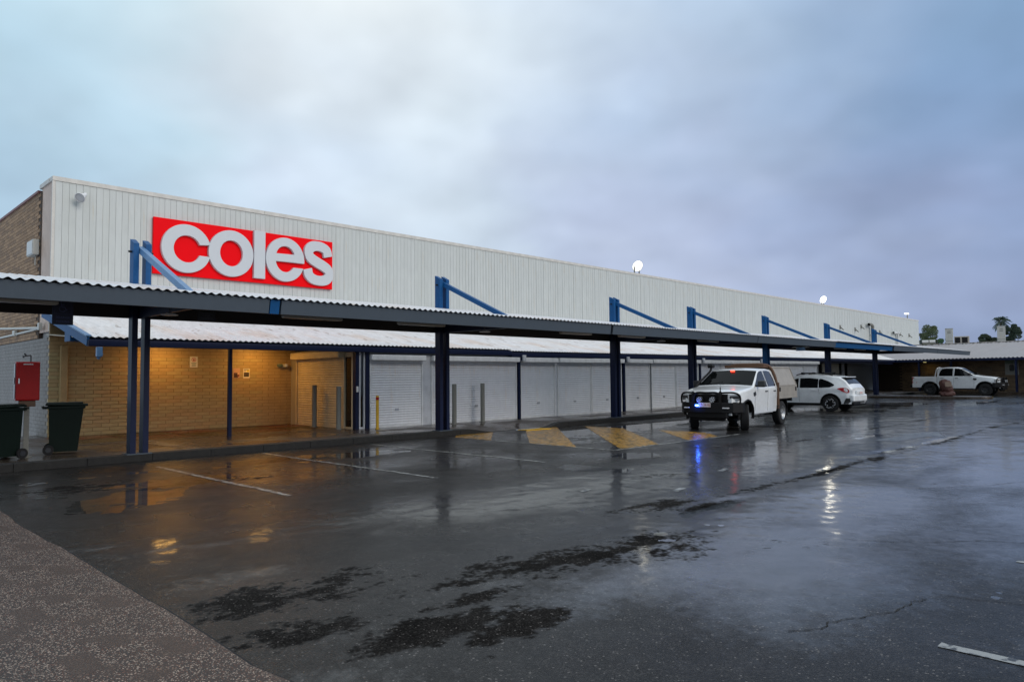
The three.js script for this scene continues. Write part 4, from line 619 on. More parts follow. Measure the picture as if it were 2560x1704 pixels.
const archCut = (xs, r, base, yc = 0.385) => (x) => { let b = base; for (const c of xs) { const d = Math.abs(x - c); if (d < r) b = Math.max(b, yc + Math.sqrt(r * r - d * d)); } return b; };
function mirrorOf(parent, body, x, y, m) { for (const s of [-1, 1]) { const z = s * (body.w(x, y) + 0.17), k = part('mirror', rbox(x - 0.07, y - 0.1, z - 0.12, x + 0.07, y + 0.11, z + 0.12, 0.05, 3), m, parent); part('mirror_glass', box(x - 0.074, y - 0.07, z - 0.09, x - 0.071, y + 0.08, z + 0.09), M.glass, k); part('arm', rod(V3(x, y - 0.06, s * (body.w(x, y - 0.06) - 0.01)), V3(x, y - 0.05, z - s * 0.1), 0.025), m, k); } }
function handles(parent, body, xs, y, m) { for (const s of [-1, 1]) for (const x of xs) part('door_handle', rbox(x - 0.1, y - 0.018, s * (body.w(x, y) + 0.012) - 0.016, x + 0.1, y + 0.018, s * (body.w(x, y) + 0.012) + 0.016, 0.012), m, parent); }
function seams(parent, body, list) { const g = []; for (const s of [-1, 1]) for (const [[xa, ya], [xb, yb]] of list) for (let i = 0; i < 8; i++) { const A = [lerp(xa, xb, i / 8), lerp(ya, yb, i / 8)], B = [lerp(xa, xb, (i + 1) / 8), lerp(ya, yb, (i + 1) / 8)]; g.push(bar(V3(A[0], A[1], s * body.w(...A)), V3(B[0], B[1], s * body.w(...B)), 0.007, 0.007)); } part('door_gaps', g, M.black, parent); }
const plateTex = canvasTex(256, 96, (k, w, h) => { k.fillStyle = '#d9d3cf'; k.fillRect(0, 0, w, h); k.strokeStyle = '#8a2a2a'; k.lineWidth = 4; k.strokeRect(5, 5, w - 10, h - 10); k.fillStyle = '#8e1f22'; k.font = 'bold 62px sans-serif'; k.textAlign = 'center'; k.fillText('CD\u00b758\u00b7BJ', w / 2, 70, 236); });
const blurPlate = canvasTex(128, 64, (k, w, h) => { k.fillStyle = '#d8d2d0'; k.fillRect(0, 0, w, h); k.fillStyle = '#b5676c'; for (let i = 0; i < 5; i++) { k.fillRect(12 + i * 22, 16, 12, 32); } });

function dualCab(root, tray) {
  const top = curve([[-1.16, 1.78], [-1.05, 1.835], [-0.6, 1.865], [-0.1, 1.86], [0.22, 1.805], [1.12, 1.305], [1.5, 1.26], [2.05, 1.195], [2.28, 1.13], [2.4, 1.02]]);
  const half = curve([[-1.16, 0.9], [-0.4, 0.93], [1.2, 0.935], [1.75, 0.93], [2.1, 0.88], [2.3, 0.8], [2.4, 0.72]]);
  const body = carShell({ x0: -1.15, x1: 2.4, top, bot: archCut([1.61, -1.61], 0.5, 0.47), half, belt: 1.25, tum: 0.33, crown: 0.035, r: 0.06 });
  part('body', body.g, M.paint, root);
  part('underbody', [box(-2.5, 0.42, -0.5, 2.2, 0.62, 0.5), box(-0.85, 0.46, -0.78, 1.05, 0.75, 0.78), box(1.05, 0.6, -0.6, 2.3, 0.95, 0.6), rod(V3(-1.61, 0.39, -0.7), V3(-1.61, 0.39, 0.7), 0.07), rod(V3(1.61, 0.39, -0.7), V3(1.61, 0.39, 0.7), 0.05)], M.black, root);
  part('windscreen', topPane(body, 1.08, 0.28, -0.94, 0.94, 0.012), M.screen, root);
  for (const s of [-1, 1]) {
    part('front_window', sidePane(body, smoothPts([[1.0, 1.3], [0.7, 1.49], [0.36, 1.705], [0.16, 1.77], [-0.1, 1.79]], 4).concat([[-0.14, 1.285], [0.5, 1.285]]), s), M.glass, root);
    part('rear_window', sidePane(body, [[-0.22, 1.285], [-0.22, 1.792], [-0.6, 1.795], [-0.84, 1.77], [-0.94, 1.68], [-1.03, 1.46], [-1.04, 1.34], [-0.99, 1.295]], s), M.glass, root);
    part('fender_vent', sidePane(body, [[1.17, 1.12], [0.98, 1.15], [0.93, 1.05], [1.06, 1.0], [1.14, 1.03]], s, 0.01), M.dark, root);
    part('sill', box(-0.85, 0.44, s * 0.8 - 0.04, 1.1, 0.5, s * 0.8 + 0.04), M.paint, root);
  }
  seams(root, body, [[[-0.17, 0.52], [-0.18, 1.28]], [[0.98, 0.55], [1.02, 1.28]], [[-1.02, 0.9], [-1.06, 1.28]], [[-0.18, 1.28], [-0.18, 1.78]]]);
  handles(root, body, [0.0, -0.86], 1.14, M.dark); mirrorOf(root, body, 0.78, 1.38, M.dark);
  return body;
}
function bullBar(root, body, plate) {
  const wing = (s) => { const sh0 = new THREE.Shape([[2.42, 0], [2.62, 0], [2.6, 0.5], [2.46, 0.78], [2.15, 0.96], [2.05, 0.96], [2.12, 0.86], [2.34, 0.6]].map(([x, z]) => new THREE.Vector2(x, z))), g = new THREE.ExtrudeGeometry(sh0, { depth: 0.27, bevelEnabled: true, bevelSize: 0.015, bevelThickness: 0.015, bevelSegments: 2 }); g.rotateX(Math.PI / 2); g.translate(0, 0.83, 0); if (s < 0) { g.scale(1, 1, -1); const ix = g.index; const n = g.attributes.position.count; if (!ix) { const p = g.attributes.position.array; for (let i = 0; i < n; i += 3) for (let c = 0; c < 3; c++) { const t = p[(i + 1) * 3 + c]; p[(i + 1) * 3 + c] = p[(i + 2) * 3 + c]; p[(i + 2) * 3 + c] = t; } } g.computeVertexNormals(); } return g; };
  part('bull_bar', [wing(1), wing(-1), rbox(2.36, 0.38, -0.62, 2.56, 0.58, 0.62, 0.03), rbox(2.3, 0.3, -0.5, 2.45, 0.42, 0.5, 0.03)], M.black, root); part('inner_guard', [rbox(1.98, 0.46, -0.84, 2.38, 0.86, 0.84, 0.05)], M.black, root);
  part('hoop', [tube([[2.56, 0.8, -0.4], [2.55, 1.03, -0.4], [2.53, 1.12, -0.34], [2.53, 1.135, 0], [2.53, 1.12, 0.34], [2.55, 1.03, 0.4], [2.56, 0.8, 0.4]], 0.035), ...[-1, 1].map((s) => tube([[2.54, 1.12, s * 0.34], [2.47, 1.14, s * 0.55], [2.36, 1.13, s * 0.8], [2.28, 1.07, s * 0.9], [2.26, 0.98, s * 0.93], [2.26, 0.82, s * 0.92]], 0.028)), bar(V3(2.56, 0.8, -0.43), V3(2.53, 1.18, -0.43), 0.04, 0.1), bar(V3(2.56, 0.8, 0.43), V3(2.53, 1.18, 0.43), 0.04, 0.1)], M.black, root);
  const gr = part('grille', rbox(2.33, 0.7, -0.62, 2.43, 1.1, 0.62, 0.03), M.black, root); part('bars', [0.78, 0.86, 0.94].map((y) => box(2.43, y - 0.012, -0.53, 2.445, y + 0.012, 0.53)), M.black, gr);
  for (const s of [-1, 1]) {
    const h = rbox(-0.2, -0.09, -0.2, 0.09, 0.1, 0.2, 0.05, 3); h.rotateY(s * -0.55); h.translate(2.26, 1.0, s * 0.73); const hl = part('headlight', h, M.lens, root); const d = rbox(-0.02, -0.05, -0.15, 0.1, 0.04, 0.13, 0.03); d.rotateY(s * -0.55); d.translate(2.275, 1.01, s * 0.735); part('reflector', d, M.dark, hl);
    const sp = part('driving_light', mv(rz(cyl(0.095, 0.08, 0.09, 24), Math.PI / 2), 2.58, 0.93, s * 0.2), M.dark, root); const led = []; for (let i = 0; i < 13; i++) { const a = i < 5 ? i / 5 * 6.28 : (i - 5) / 8 * 6.28, q = i < 5 ? 0.032 : 0.068; led.push(mv(rz(cyl(0.016, 0.016, 0.012, 8), Math.PI / 2), 2.628, 0.93 + Math.cos(a) * q, s * 0.2 + Math.sin(a) * q)); } part('led', led, M.signWhite, sp);
    part('indicator', rbox(2.5, 0.67, s * 0.6 - 0.09, 2.628, 0.71, s * 0.6 + 0.09, 0.015), M.lens, root);
  }
}
const utePos = [22.0, 0, -11.36], uteTurn = Math.PI + 0.115;
{
  const t = thing('work_ute', 'white double cab work ute with black bull bar, flashing lights and canopy tray', 'ute', utePos, uteTurn);
  const b = dualCab(t);
  bullBar(t, b); arches(t, 1.61, 0.5, b, M.black, 0.05);
  for (const s of [-1, 1]) { wheel(t, 1.61, s * 0.8, 0.39, 0.25, 'steel', 0.37); wheel(t, -1.61, s * 0.8, 0.39, 0.25, 'steel'); }
  const pl = thing0('number_plate', t); function thing0(n, p) { const o = new THREE.Mesh(new THREE.BoxGeometry(0.004, 0.135, 0.372), M.white); o.name = n; o.position.set(2.645, 0.78, 0.02); p.add(o); return o; }
  const pr = print('plate_print', 0.366, 0.13, plateTex, pl, 0); pr.rotation.y = Math.PI / 2; pr.position.set(0.0035, 0, 0);
  // the two flashing lamps
  const blueE = std([0.1, 0.2, 1], 0.4, 0, { emissive: new THREE.Color(0.06, 0.22, 1), emissiveIntensity: 26 }), redE = std([1, 0.1, 0.05], 0.4, 0, { emissive: new THREE.Color(1, 0.05, 0.02), emissiveIntensity: 7 });
  part('blue_lamp', rbox(2.65, 0.735, 0.21, 2.69, 0.785, 0.3, 0.012), blueE, t); part('red_lamp', rbox(0.38, 1.775, -0.065, 0.42, 1.805, 0.065, 0.008), redE, t);
  const q = new THREE.Object3D(); q.position.set(...utePos); q.rotation.y = uteTurn; q.updateMatrixWorld();
  const bl = new THREE.PointLight(0x1540ff, 0.25); bl.position.copy(V3(2.67, 0.76, 0.255).applyMatrix4(q.matrixWorld)); bl.name = 'blue_lamp_light'; bl.castShadow = true; const rl = new THREE.PointLight(0xff1a08, 0.015); rl.position.copy(V3(0.4, 1.79, 0).applyMatrix4(q.matrixWorld)); rl.name = 'red_lamp_light'; rl.castShadow = true; scene.add(bl, rl);
  part('antenna', [rod(V3(2.5, 1.12, -0.42), V3(2.5, 1.3, -0.42), 0.018), rod(V3(2.5, 1.3, -0.42), V3(2.49, 1.62, -0.42), 0.004)], M.dark, t);
  part('snorkel', [tube([[1.25, 1.16, 0.95], [1.12, 1.34, 0.92], [0.75, 1.57, 0.84], [0.36, 1.82, 0.76], [0.31, 1.94, 0.75]], 0.035), rbox(0.24, 1.9, 0.66, 0.44, 2.02, 0.84, 0.03)], M.black, t);
  part('wiper', [bar(V3(1.08, 1.37, 0.1), V3(0.96, 1.44, -0.45), 0.015), bar(V3(1.08, 1.37, 0.6), V3(0.96, 1.44, 0.1), 0.015)], M.black, t);
  // tray with a sloping sided aluminium canopy and a tan headboard frame
  const can = (() => { const pos = [], P = [[-1.22, 0.96, 0.92], [-1.22, 1.28, 0.92], [-1.22, 1.94, 0.68], [-3.25, 0.96, 0.92], [-3.25, 1.28, 0.92], [-3.25, 1.94, 0.68]]; const q4 = (a, b, c, d) => pos.push(...a, ...b, ...c, ...a, ...c, ...d); const L = P.map(([x, y, z]) => [x, y, -z]), R = P; q4(L[0], L[1], L[4], L[3]); q4(L[1], L[2], L[5], L[4]); q4(R[3], R[4], R[1], R[0]); q4(R[4], R[5], R[2], R[1]); q4(L[2], R[2], R[5], L[5]); q4(L[0], R[0], R[1], L[1]); q4(L[1], R[1], R[2], L[2]); q4(R[3], L[3], L[4], R[4]); q4(R[4], L[4], L[5], R[5]); q4(R[0], L[0], L[3], R[3]); const g = new THREE.BufferGeometry(); g.setAttribute('position', new THREE.Float32BufferAttribute(pos, 3)); g.computeVertexNormals(); return g; })();
  part('canopy_box', can, M.alu, t, { label: 'sloping sided aluminium canopy box' });
  for (const s of [-1, 1]) { const sp = part('side_panel', [bar(V3(-3.18, 1.3, s * 0.925), V3(-1.29, 1.3, s * 0.925), 0.01, 0.02), bar(V3(-3.18, 1.9, s * 0.71), V3(-1.29, 1.9, s * 0.71), 0.02, 0.03), bar(V3(-1.29, 1.3, s * 0.925), V3(-1.29, 1.9, s * 0.71), 0.02, 0.02), bar(V3(-3.18, 1.3, s * 0.925), V3(-3.18, 1.9, s * 0.71), 0.02, 0.02)], M.alu, t); for (const x of [-1.45, -3.16]) part('latch', rbox(x, 1.1, s * 0.925 - 0.01, x + 0.12, 1.24, s * 0.925 + 0.012, 0.02), M.black, sp); part('tray_rail', rbox(-3.25, 0.86, s * 0.9 - 0.03, -1.22, 0.955, s * 0.9 + 0.03, 0.01), M.alu, t); part('mud_flap', box(-2.1, 0.28, s * 0.8 - 0.13, -2.08, 0.85, s * 0.8 + 0.13), M.rubber, t); part('mudguard', [bar(V3(-1.13, 0.6, s * 0.8), V3(-1.3, 0.85, s * 0.8), 0.28, 0.01), bar(V3(-2.0, 0.82, s * 0.8), V3(-2.1, 0.5, s * 0.8), 0.28, 0.01), box(-2.0, 0.84, s * 0.8 - 0.14, -1.2, 0.855, s * 0.8 + 0.14)], M.black, t); }
  part('tray_floor', box(-3.26, 0.86, -0.87, -1.21, 0.95, 0.87), M.black, t); part('tail_roller', box(-3.24, 0.74, -0.75, -3.1, 0.86, 0.75), M.black, t);
  part('headboard', [tube([[-1.2, 0.62, -0.9], [-1.2, 1.0, -0.9], [-1.21, 1.35, -0.87], [-1.17, 1.74, -0.78], [-1.09, 1.95, -0.66], [-1.07, 2.0, -0.45], [-1.07, 2.01, 0], [-1.07, 2.0, 0.45], [-1.09, 1.95, 0.66], [-1.17, 1.74, 0.78], [-1.21, 1.35, 0.87], [-1.2, 1.0, 0.9], [-1.2, 0.62, 0.9]], 0.05, 80, 10), box(-1.24, 1.9, -0.66, -0.6, 1.99, 0.66), bar(V3(-1.2, 0.55, -0.88), V3(-1.2, 1.4, -0.9), 0.09, 0.1), bar(V3(-1.2, 0.55, 0.88), V3(-1.2, 1.4, 0.9), 0.09, 0.1)], M.tan, t, { label: 'tan steel headboard frame behind the cab' });
}
{
  const t = thing('hatchback', 'white hatchback with roof rails and black wheel arches parked behind the work ute', 'car', [32.78, ground(32.8), -13.5], Math.PI / 2);
  const top = curve([[-2.2, 0.98], [-2.13, 1.06], [-1.9, 1.34], [-1.62, 1.5], [-1.0, 1.57], [-0.2, 1.59], [0.35, 1.52], [1.15, 1.06], [1.5, 1.0], [2.05, 0.86], [2.25, 0.66]]);
  const half = curve([[-2.22, 0.74], [-2.0, 0.86], [-1.3, 0.89], [1.2, 0.89], [1.8, 0.84], [2.25, 0.62]]);
  const b = carShell({ x0: -2.2, x1: 2.24, top, bot: archCut([1.32, -1.32], 0.385, 0.33, 0.34), half, belt: 0.98, tum: 0.42, crown: 0.03, r: 0.09 });
  part('body', b.g, M.paint, t); part('underbody', [box(-2.1, 0.24, -0.7, 2.1, 0.45, 0.7), box(-0.95, 0.26, -0.82, 0.95, 0.36, 0.82)], M.black, t);
  part('rear_bumper', [(() => { const g = rbox(-2.29, 0.42, -0.8, -2.05, 0.74, 0.8, 0.08, 3); return g; })()], M.paint, t); part('bumper_skirt', rbox(-2.26, 0.28, -0.74, -2.0, 0.44, 0.74, 0.05), M.black, t); part('bumper_skirt', rbox(2.0, 0.25, -0.74, 2.28, 0.42, 0.74, 0.05), M.black, t); part('front_bumper', rbox(2.05, 0.4, -0.72, 2.3, 0.64, 0.72, 0.08, 3), M.paint, t);
  part('windscreen', topPane(b, 1.1, 0.42, -0.9, 0.9, 0.01), M.glass, t); part('rear_window', topPane(b, -1.72, -2.05, -0.84, 0.84, 0.012), M.glass, t);
  for (const s of [-1, 1]) {
    part('front_window', sidePane(b, [[0.98, 1.04], [0.5, 1.32], [0.22, 1.42], [0.1, 1.44], [0.06, 1.02]], s), M.glass, t);
    part('side_window', sidePane(b, [[0.0, 1.02], [0.03, 1.445], [-0.4, 1.45], [-0.78, 1.41], [-0.8, 1.02]], s), M.glass, t);
    part('quarter_window', sidePane(b, smoothPts([[-0.84, 1.02], [-0.82, 1.4], [-1.15, 1.33], [-1.42, 1.2], [-1.48, 1.12], [-1.3, 1.04]], 3), s), M.glass, t);
    part('tail_light', sidePane(b, smoothPts([[-1.62, 0.98], [-1.78, 1.03], [-2.02, 1.0], [-2.1, 0.9], [-2.06, 0.8], [-1.85, 0.86]], 3), s, 0.02, 0.02), M.redLens, t); part('fog_light_surround', sidePane(b, [[-1.86, 0.34], [-1.98, 0.58], [-2.12, 0.58], [-2.16, 0.46], [-2.05, 0.34]], s, 0.035, 0.03), M.dark, t);
    part('roof_rail', [tube([[0.25, 1.57, s * 0.6], [0.1, 1.62, s * 0.6], [-0.6, 1.645, s * 0.6], [-1.15, 1.61, s * 0.6], [-1.35, 1.555, s * 0.6]], 0.022)], M.black, t);
    for (const x of [1.32, -1.32]) wheel(t, x, s * 0.79, 0.34, 0.22, 'alloy');
  }
  part('roof_bar', [-0.05, -0.95].flatMap((x) => [box(x - 0.03, 1.66, -0.62, x + 0.03, 1.69, 0.62), box(x - 0.06, 1.6, -0.66, x + 0.06, 1.7, -0.56), box(x - 0.06, 1.6, 0.56, x + 0.06, 1.7, 0.66)]), M.black, t); part('antenna', rod(V3(-1.35, 1.56, 0), V3(-1.6, 1.78, 0), 0.006), M.black, t);
  { const g = rbox(-1.92, 1.46, -0.56, -1.55, 1.5, 0.56, 0.02); part('spoiler', g, M.paint, t); }
  for (const x of [1.32, -1.32]) { const k = archesLow(x); } function archesLow(xc) { for (const s of [-1, 1]) { const pos = [], idx = [], n = 28; for (let i = 0; i <= n; i++) { const a = lerp(-0.1, Math.PI + 0.1, i / n); for (const [R, o] of [[0.375, -0.05], [0.375, 0.022], [0.44, 0.02], [0.455, -0.01]]) { const x = xc + Math.cos(a) * R, y = Math.max(0.27, 0.34 + Math.sin(a) * R); pos.push(x, y, s * (b.w(x, y) + o)); } } for (let i = 0; i < n; i++) for (let k = 0; k < 3; k++) { const p = i * 4 + k, q = p + 4; idx.push(p, q, p + 1, q, q + 1, p + 1); } const g = new THREE.BufferGeometry(); g.setAttribute('position', new THREE.Float32BufferAttribute(pos, 3)); g.setIndex(idx); g.computeVertexNormals(); part('wheel_arch', g, M.black, t); } }
  part('sill', [box(-0.95, 0.27, -0.86, 0.95, 0.36, -0.8), box(-0.95, 0.27, 0.8, 0.95, 0.36, 0.86)], M.black, t);
  seams(t, b, [[[0.03, 0.4], [0.04, 1.0]], [[1.0, 0.45], [0.95, 1.02]], [[-0.82, 1.0], [-0.86, 0.75]]]); handles(t, b, [0.25, -0.62], 0.92, M.paint); mirrorOf(t, b, 0.86, 1.08, M.paint);
  const np = part('number_plate', box(-2.305, 0.74, -0.19, -2.29, 0.87, 0.19), M.white, t); const pr = print('plate_print', 0.36, 0.12, blurPlate, np, 0); pr.rotation.y = -Math.PI / 2; pr.position.set(-2.3085, 0.805, 0); part('tailgate_recess', rbox(-2.285, 0.73, -0.4, -2.2, 0.9, 0.4, 0.02), M.paint, t);
  part('tow_bar', [rod(V3(-2.2, 0.35, 0), V3(-2.45, 0.37, 0), 0.025), new THREE.SphereGeometry(0.03, 12, 8).translate(-2.45, 0.42, 0)], M.steel, t);
}
{
  const t = thing('pickup', 'white double cab pickup with open tub parked beyond the red boulder', 'pickup', [55.95, ground(56), -12.72], -Math.PI / 2);
  const b = dualCab(t); bullBar(t, b); arches(t, 1.61, 0.5, b, M.black, 0.06);
  const top = curve([[-2.72, 1.2], [-2.6, 1.25], [-1.1, 1.26]]), half = curve([[-2.72, 0.84], [-2.55, 0.9], [-0.9, 0.91]]), tub = carShell({ x0: -2.7, x1: -1.18, top, bot: archCut([-1.61], 0.5, 0.52), half, belt: 1.2, tum: 0.3, crown: 0.0, r: 0.03 });
  part('tub', tub.g, M.paint, t); part('tub_liner', box(-2.6, 1.2, -0.76, -1.24, 1.275, 0.76), M.black, t); arches(t, -1.61, 0.5, tub, M.black, 0.06);
  for (const s of [-1, 1]) { wheel(t, 1.61, s * 0.8, 0.39, 0.25, 'black'); wheel(t, -1.61, s * 0.8, 0.39, 0.25, 'black'); part('tail_light', sidePane(tub, [[-2.4, 0.84], [-2.58, 1.22], [-2.69, 1.2], [-2.7, 0.82]], s, 0.012, 0.01), M.redLens, t); part('mud_flap', box(-2.06, 0.3, s * 0.8 - 0.12, -2.04, 0.6, s * 0.8 + 0.12), M.rubber, t); part('side_step', rbox(-0.8, 0.4, s * 0.88 - 0.05, 0.95, 0.46, s * 0.88 + 0.05, 0.02), M.black, t); }
  part('rear_bumper', rbox(-2.86, 0.5, -0.8, -2.66, 0.68, 0.8, 0.03), M.black, t); part('sports_bar', [tube([[-1.3, 1.27, -0.8], [-1.22, 1.72, -0.68], [-1.2, 1.82, -0.55], [-1.2, 1.82, 0.55], [-1.22, 1.72, 0.68], [-1.3, 1.27, 0.8]], 0.03)], M.paint, t);
}

// ------------------------------------------------------------------ median strip with boulder
{
  const y = 0.15, g = (() => { const s = new THREE.Shape(); s.moveTo(47.7, 16.2); s.lineTo(50.3, 16.2); s.lineTo(50.1, 10.6); s.absarc(49.1, 10.6, 1.0, 0, Math.PI, true); s.lineTo(47.9, 10.6); const e = new THREE.ExtrudeGeometry(s, { depth: 0.3, bevelEnabled: true, bevelSize: 0.02, bevelThickness: 0.02, bevelSegments: 2 }); e.rotateX(-Math.PI / 2); e.translate(0, ground(49) + y - 0.32, 0); return e; })();
  struct('median_strip', g, pathM);
  const end = (() => { const s = new THREE.Shape(); s.moveTo(49.1, 10.6); s.absarc(49.1, 10.6, 1.04, -0.5, -1.5, true); s.lineTo(49.1, 10.6); const e = new THREE.ExtrudeGeometry(s, { depth: 0.1, bevelEnabled: false }); e.rotateX(-Math.PI / 2); e.translate(0, ground(49) + 0.03, 0); return e; })();
  struct('painted_kerb_end', end, std([0.22, 0.16, 0.025], 0.6));
  const t = thing('boulder', 'red sandstone boulder with a beige plaque on the median strip before the pickup', 'boulder', [48.5, ground(48.5) + 0.15, -11.75], -1.1);
  const rock = (sx, sy, sz, s) => { let g = new THREE.IcosahedronGeometry(0.5, 3); g.deleteAttribute('normal'); g.deleteAttribute('uv'); g = mergeVertices(g, 1e-4); const p = g.attributes.position; for (let i = 0; i < p.count; i++) { const x = p.getX(i), y = p.getY(i), z = p.getZ(i), k = 1 + (fbm(x * 4 + s, y * 4 + z * 3, 3, s) - 0.5) * 0.5; const q = (v) => Math.sign(v) * Math.pow(Math.abs(v) * 2, 0.75) / 2; p.setXYZ(i, q(x) * k * sx, q(y) * k * sy, q(z) * k * sz); } g.computeVertexNormals(); return toCreasedNormals(g, 0.5); };
  const rm = std([0.055, 0.014, 0.01], 0.65, 0, { map: rep(grime, 3) }); part('base', rock(0.78, 0.4, 0.66, 3).translate(0, 0.16, 0), rm, t); part('rock', rz(rock(0.66, 0.84, 0.56, 9), 0.25).translate(-0.02, 0.55, 0), rm, t); const pq = box(-0.17, -0.15, 0.2, 0.17, 0.15, 0.3); pq.rotateX(-0.3); pq.translate(0.04, 0.62, 0.02); part('plaque', pq, std([0.12, 0.08, 0.055], 0.55), t);
}

// ------------------------------------------------------------------ the wing across the far end
{
  const P0 = [61.3, 0, -18.5], turn = Math.atan2(-0.98, -0.198); // local x runs along its front, local z faces the car park
  const t = thing('far_wing', 'low brown brick shop wing with pale corrugated roof and navy posts across the far end', 'building', P0, turn);
  const yb = 0.35;
  part('roof_sheet', [corrugated(-8, 34, 2.74, 0.1, 4.08, -6.2, 0.26, 0.03, 6), corrugated(-8, 34, 4.08, -6.2, 2.9, -13, 0.3, 0.016, 4)], std([0.33, 0.32, 0.33], 0.55, 0, { map: rep(streak, 0.5, 0.2) }), t, { raw: true });
  part('gutter', rbox(-0.1, 2.55, 0, 34, 2.71, 0.14, 0.015), M.navy, t); part('ridge_cap', box(-6, 4.07, -6.35, 34, 4.12, -6.05), std([0.42, 0.36, 0.34], 0.6), t); const rs = []; for (let x = -5; x < 33; x += 0.62) rs.push(box(x, 4.03, -6.02, x + 0.34, 4.09, -5.9)); part('ridge_flashing', rs, M.concretePost, t, { stuff: true });
  const bm = [std([0.2, 0.135, 0.08], 0.7, 0, { map: rep(grime, 1) }), std([0.15, 0.1, 0.06], 0.7, 0, { map: rep(grime, 1) })], b = [[], []]; let r = 0;
  part('wall', box(-3, 0, -12.5, 34, 2.9, -2.32), mortarB, t); for (let y = yb; y < 2.6; y += 0.12, r++) for (let x = -0.5 - (r % 2 ? 0.2 : 0); x < 20; x += 0.4) b[hash(r, Math.round(x * 10), 4) > 0.6 ? 1 : 0].push(box(x, y, -2.33, x + 0.39, y + 0.108, -2.29)); b.forEach((g, i) => part('wall_bricks', g, bm[i], t, { stuff: true }));
  part('soffit', box(-2, 2.6, -2.3, 34, 2.63, 0), std([0.2, 0.18, 0.15], 0.8), t);
  for (const x of [2.0, 4.3, 8.5, 12.6, 16.8]) part('post', box(x - 0.06, yb, -0.06, x + 0.06, 2.56, 0.06), M.navy, t);
  for (const [x, w] of [[1.05, 0.5], [5.6, 0.9], [10.4, 1.0]]) part('wall_panel', box(x - w / 2, 1.1, -2.29, x + w / 2, 2.1, -2.25), std([0.12, 0.085, 0.055], 0.6), t);
  struct('wing_footpath', (() => { const g = box(-4, 0, -2.3, 34, yb, 1.15); g.rotateY(turn); g.translate(...P0); return g; })(), pathM);
  const toW = (x, y, z) => V3(x, y, z).applyAxisAngle(V3(0, 1, 0), turn).add(V3(...P0));
  const lp = toW(1.7, 2.57, -1.5), l = thing('wing_light', 'dim yellow ceiling light under the eave of the far wing', 'ceiling light', lp.toArray(), turn); part('base', box(-0.25, 0.0, -0.1, 0.25, 0.03, 0.1), M.off, l); part('diffuser', rbox(-0.1, -0.04, -0.06, 0.1, 0, 0.06, 0.02), std([0.3, 0.28, 0.2], 0.5, 0, { emissive: new THREE.Color(1, 0.85, 0.35), emissiveIntensity: 0.5 }), l);
  const rl = new THREE.RectAreaLight(0xffd867, 9, 0.44, 0.16); rl.position.set(lp.x, lp.y - 0.075, lp.z); rl.lookAt(lp.x, 0, lp.z); rl.name = 'wing_light_lamp'; scene.add(rl);
  const po = toW(7.35, 2.06, -2.27); plaque('wing_poster', 'pale poster with a dark figure on the far brown wall above the pickup bonnet', 'poster', po.toArray(), turn, 0.86, 1.06, (k, w, h) => { k.fillStyle = '#8d8c86'; k.fillRect(0, 0, w, h); k.fillStyle = '#5e6a5c'; k.fillRect(0, 0, w, h * 0.24); k.fillStyle = '#2a2a2e'; k.beginPath(); k.roundRect(w * 0.32, h * 0.32, w * 0.38, h * 0.44, 30); k.fill(); k.fillStyle = '#73726e'; k.fillRect(w * 0.25, h * 0.5, w * 0.2, 8); k.fillRect(w * 0.3, h * 0.82, w * 0.4, 10); }, M.off, 0.02);
}
const ventM = std([0.46, 0.46, 0.43], 0.6, 0, { map: rep(streak, 0.8) });
for (const [z, l] of [[-15.95, 'tall grey roof vent box near the end of the white building'], [-12.35, 'tall grey roof vent box before the palm tree']]) {
  const t = thing('roof_vent', l, 'roof vent', [67.3, 3.9, z], 0.2); part('stack', [rbox(-0.26, 0, -0.27, 0.26, 1.42, 0.27, 0.02)], ventM, t); part('cap', box(-0.28, 1.42, -0.29, 0.28, 1.45, 0.29), ventM, t); part('grille', [box(-0.268, 1.18, -0.12, -0.262, 1.21, 0.12), box(-0.268, 1.05, -0.12, -0.262, 1.08, 0.12)], M.black, t); part('seam', box(-0.264, 0.4, -0.27, -0.261, 0.415, 0.27), M.black, t);
}
{
  const t = thing('rooftop_unit', 'boxy rooftop air conditioner with dark fan openings behind the far roof', 'air conditioner', [75, 3.4, -16.75], 0.2); part('case', rbox(-0.5, 0.9, -0.62, 0.5, 1.6, 0.55, 0.03), M.alu, t); part('fan_opening', box(-0.52, 1.0, -0.55, -0.5, 1.5, -0.15), M.black, t); part('fan_opening', box(-0.52, 1.0, -0.02, -0.5, 1.5, 0.42), M.black, t); part('stand', [box(-0.4, 0, -0.55, -0.3, 0.9, -0.45), box(-0.4, 0, 0.4, -0.3, 0.9, 0.5), box(0.3, 0, -0.55, 0.4, 0.9, -0.45), box(0.3, 0, 0.4, 0.4, 0.9, 0.5)], M.concretePost, t);
  const u = thing('roof_duct', 'white round duct lying on the far roof beside the white building', 'duct', [75, 4.4, -19.45], 0.2); part('duct', rod(V3(0, 0.25, -0.55), V3(0, 0.25, 0.5), 0.13, 0.13, 16), M.pvc, u); part('strap', [rod(V3(0, 0.25, -0.03), V3(0, 0.25, 0.05), 0.14, 0.14, 16), box(-0.05, -0.6, -0.02, 0.05, 0.13, 0.05)], M.concretePost, u);
  const v = thing('rear_roof', 'low pale roof of another building behind the far wing ridge', 'building', [78, 0, -16], 0.2); const g = box(-3, 0, -9, 6, 3.6, 8); part('wall', g, M.off, v); part('roof', [bar(V3(-3.2, 3.75, -8), V3(-3.2, 3.75, 8.5), 6, 0.12)], std([0.5, 0.46, 0.45], 0.5), v); part('fascia', box(-6.3, 3.55, -8.1, -6.22, 3.8, 8.5), std([0.2, 0.13, 0.11], 0.6), v);
}

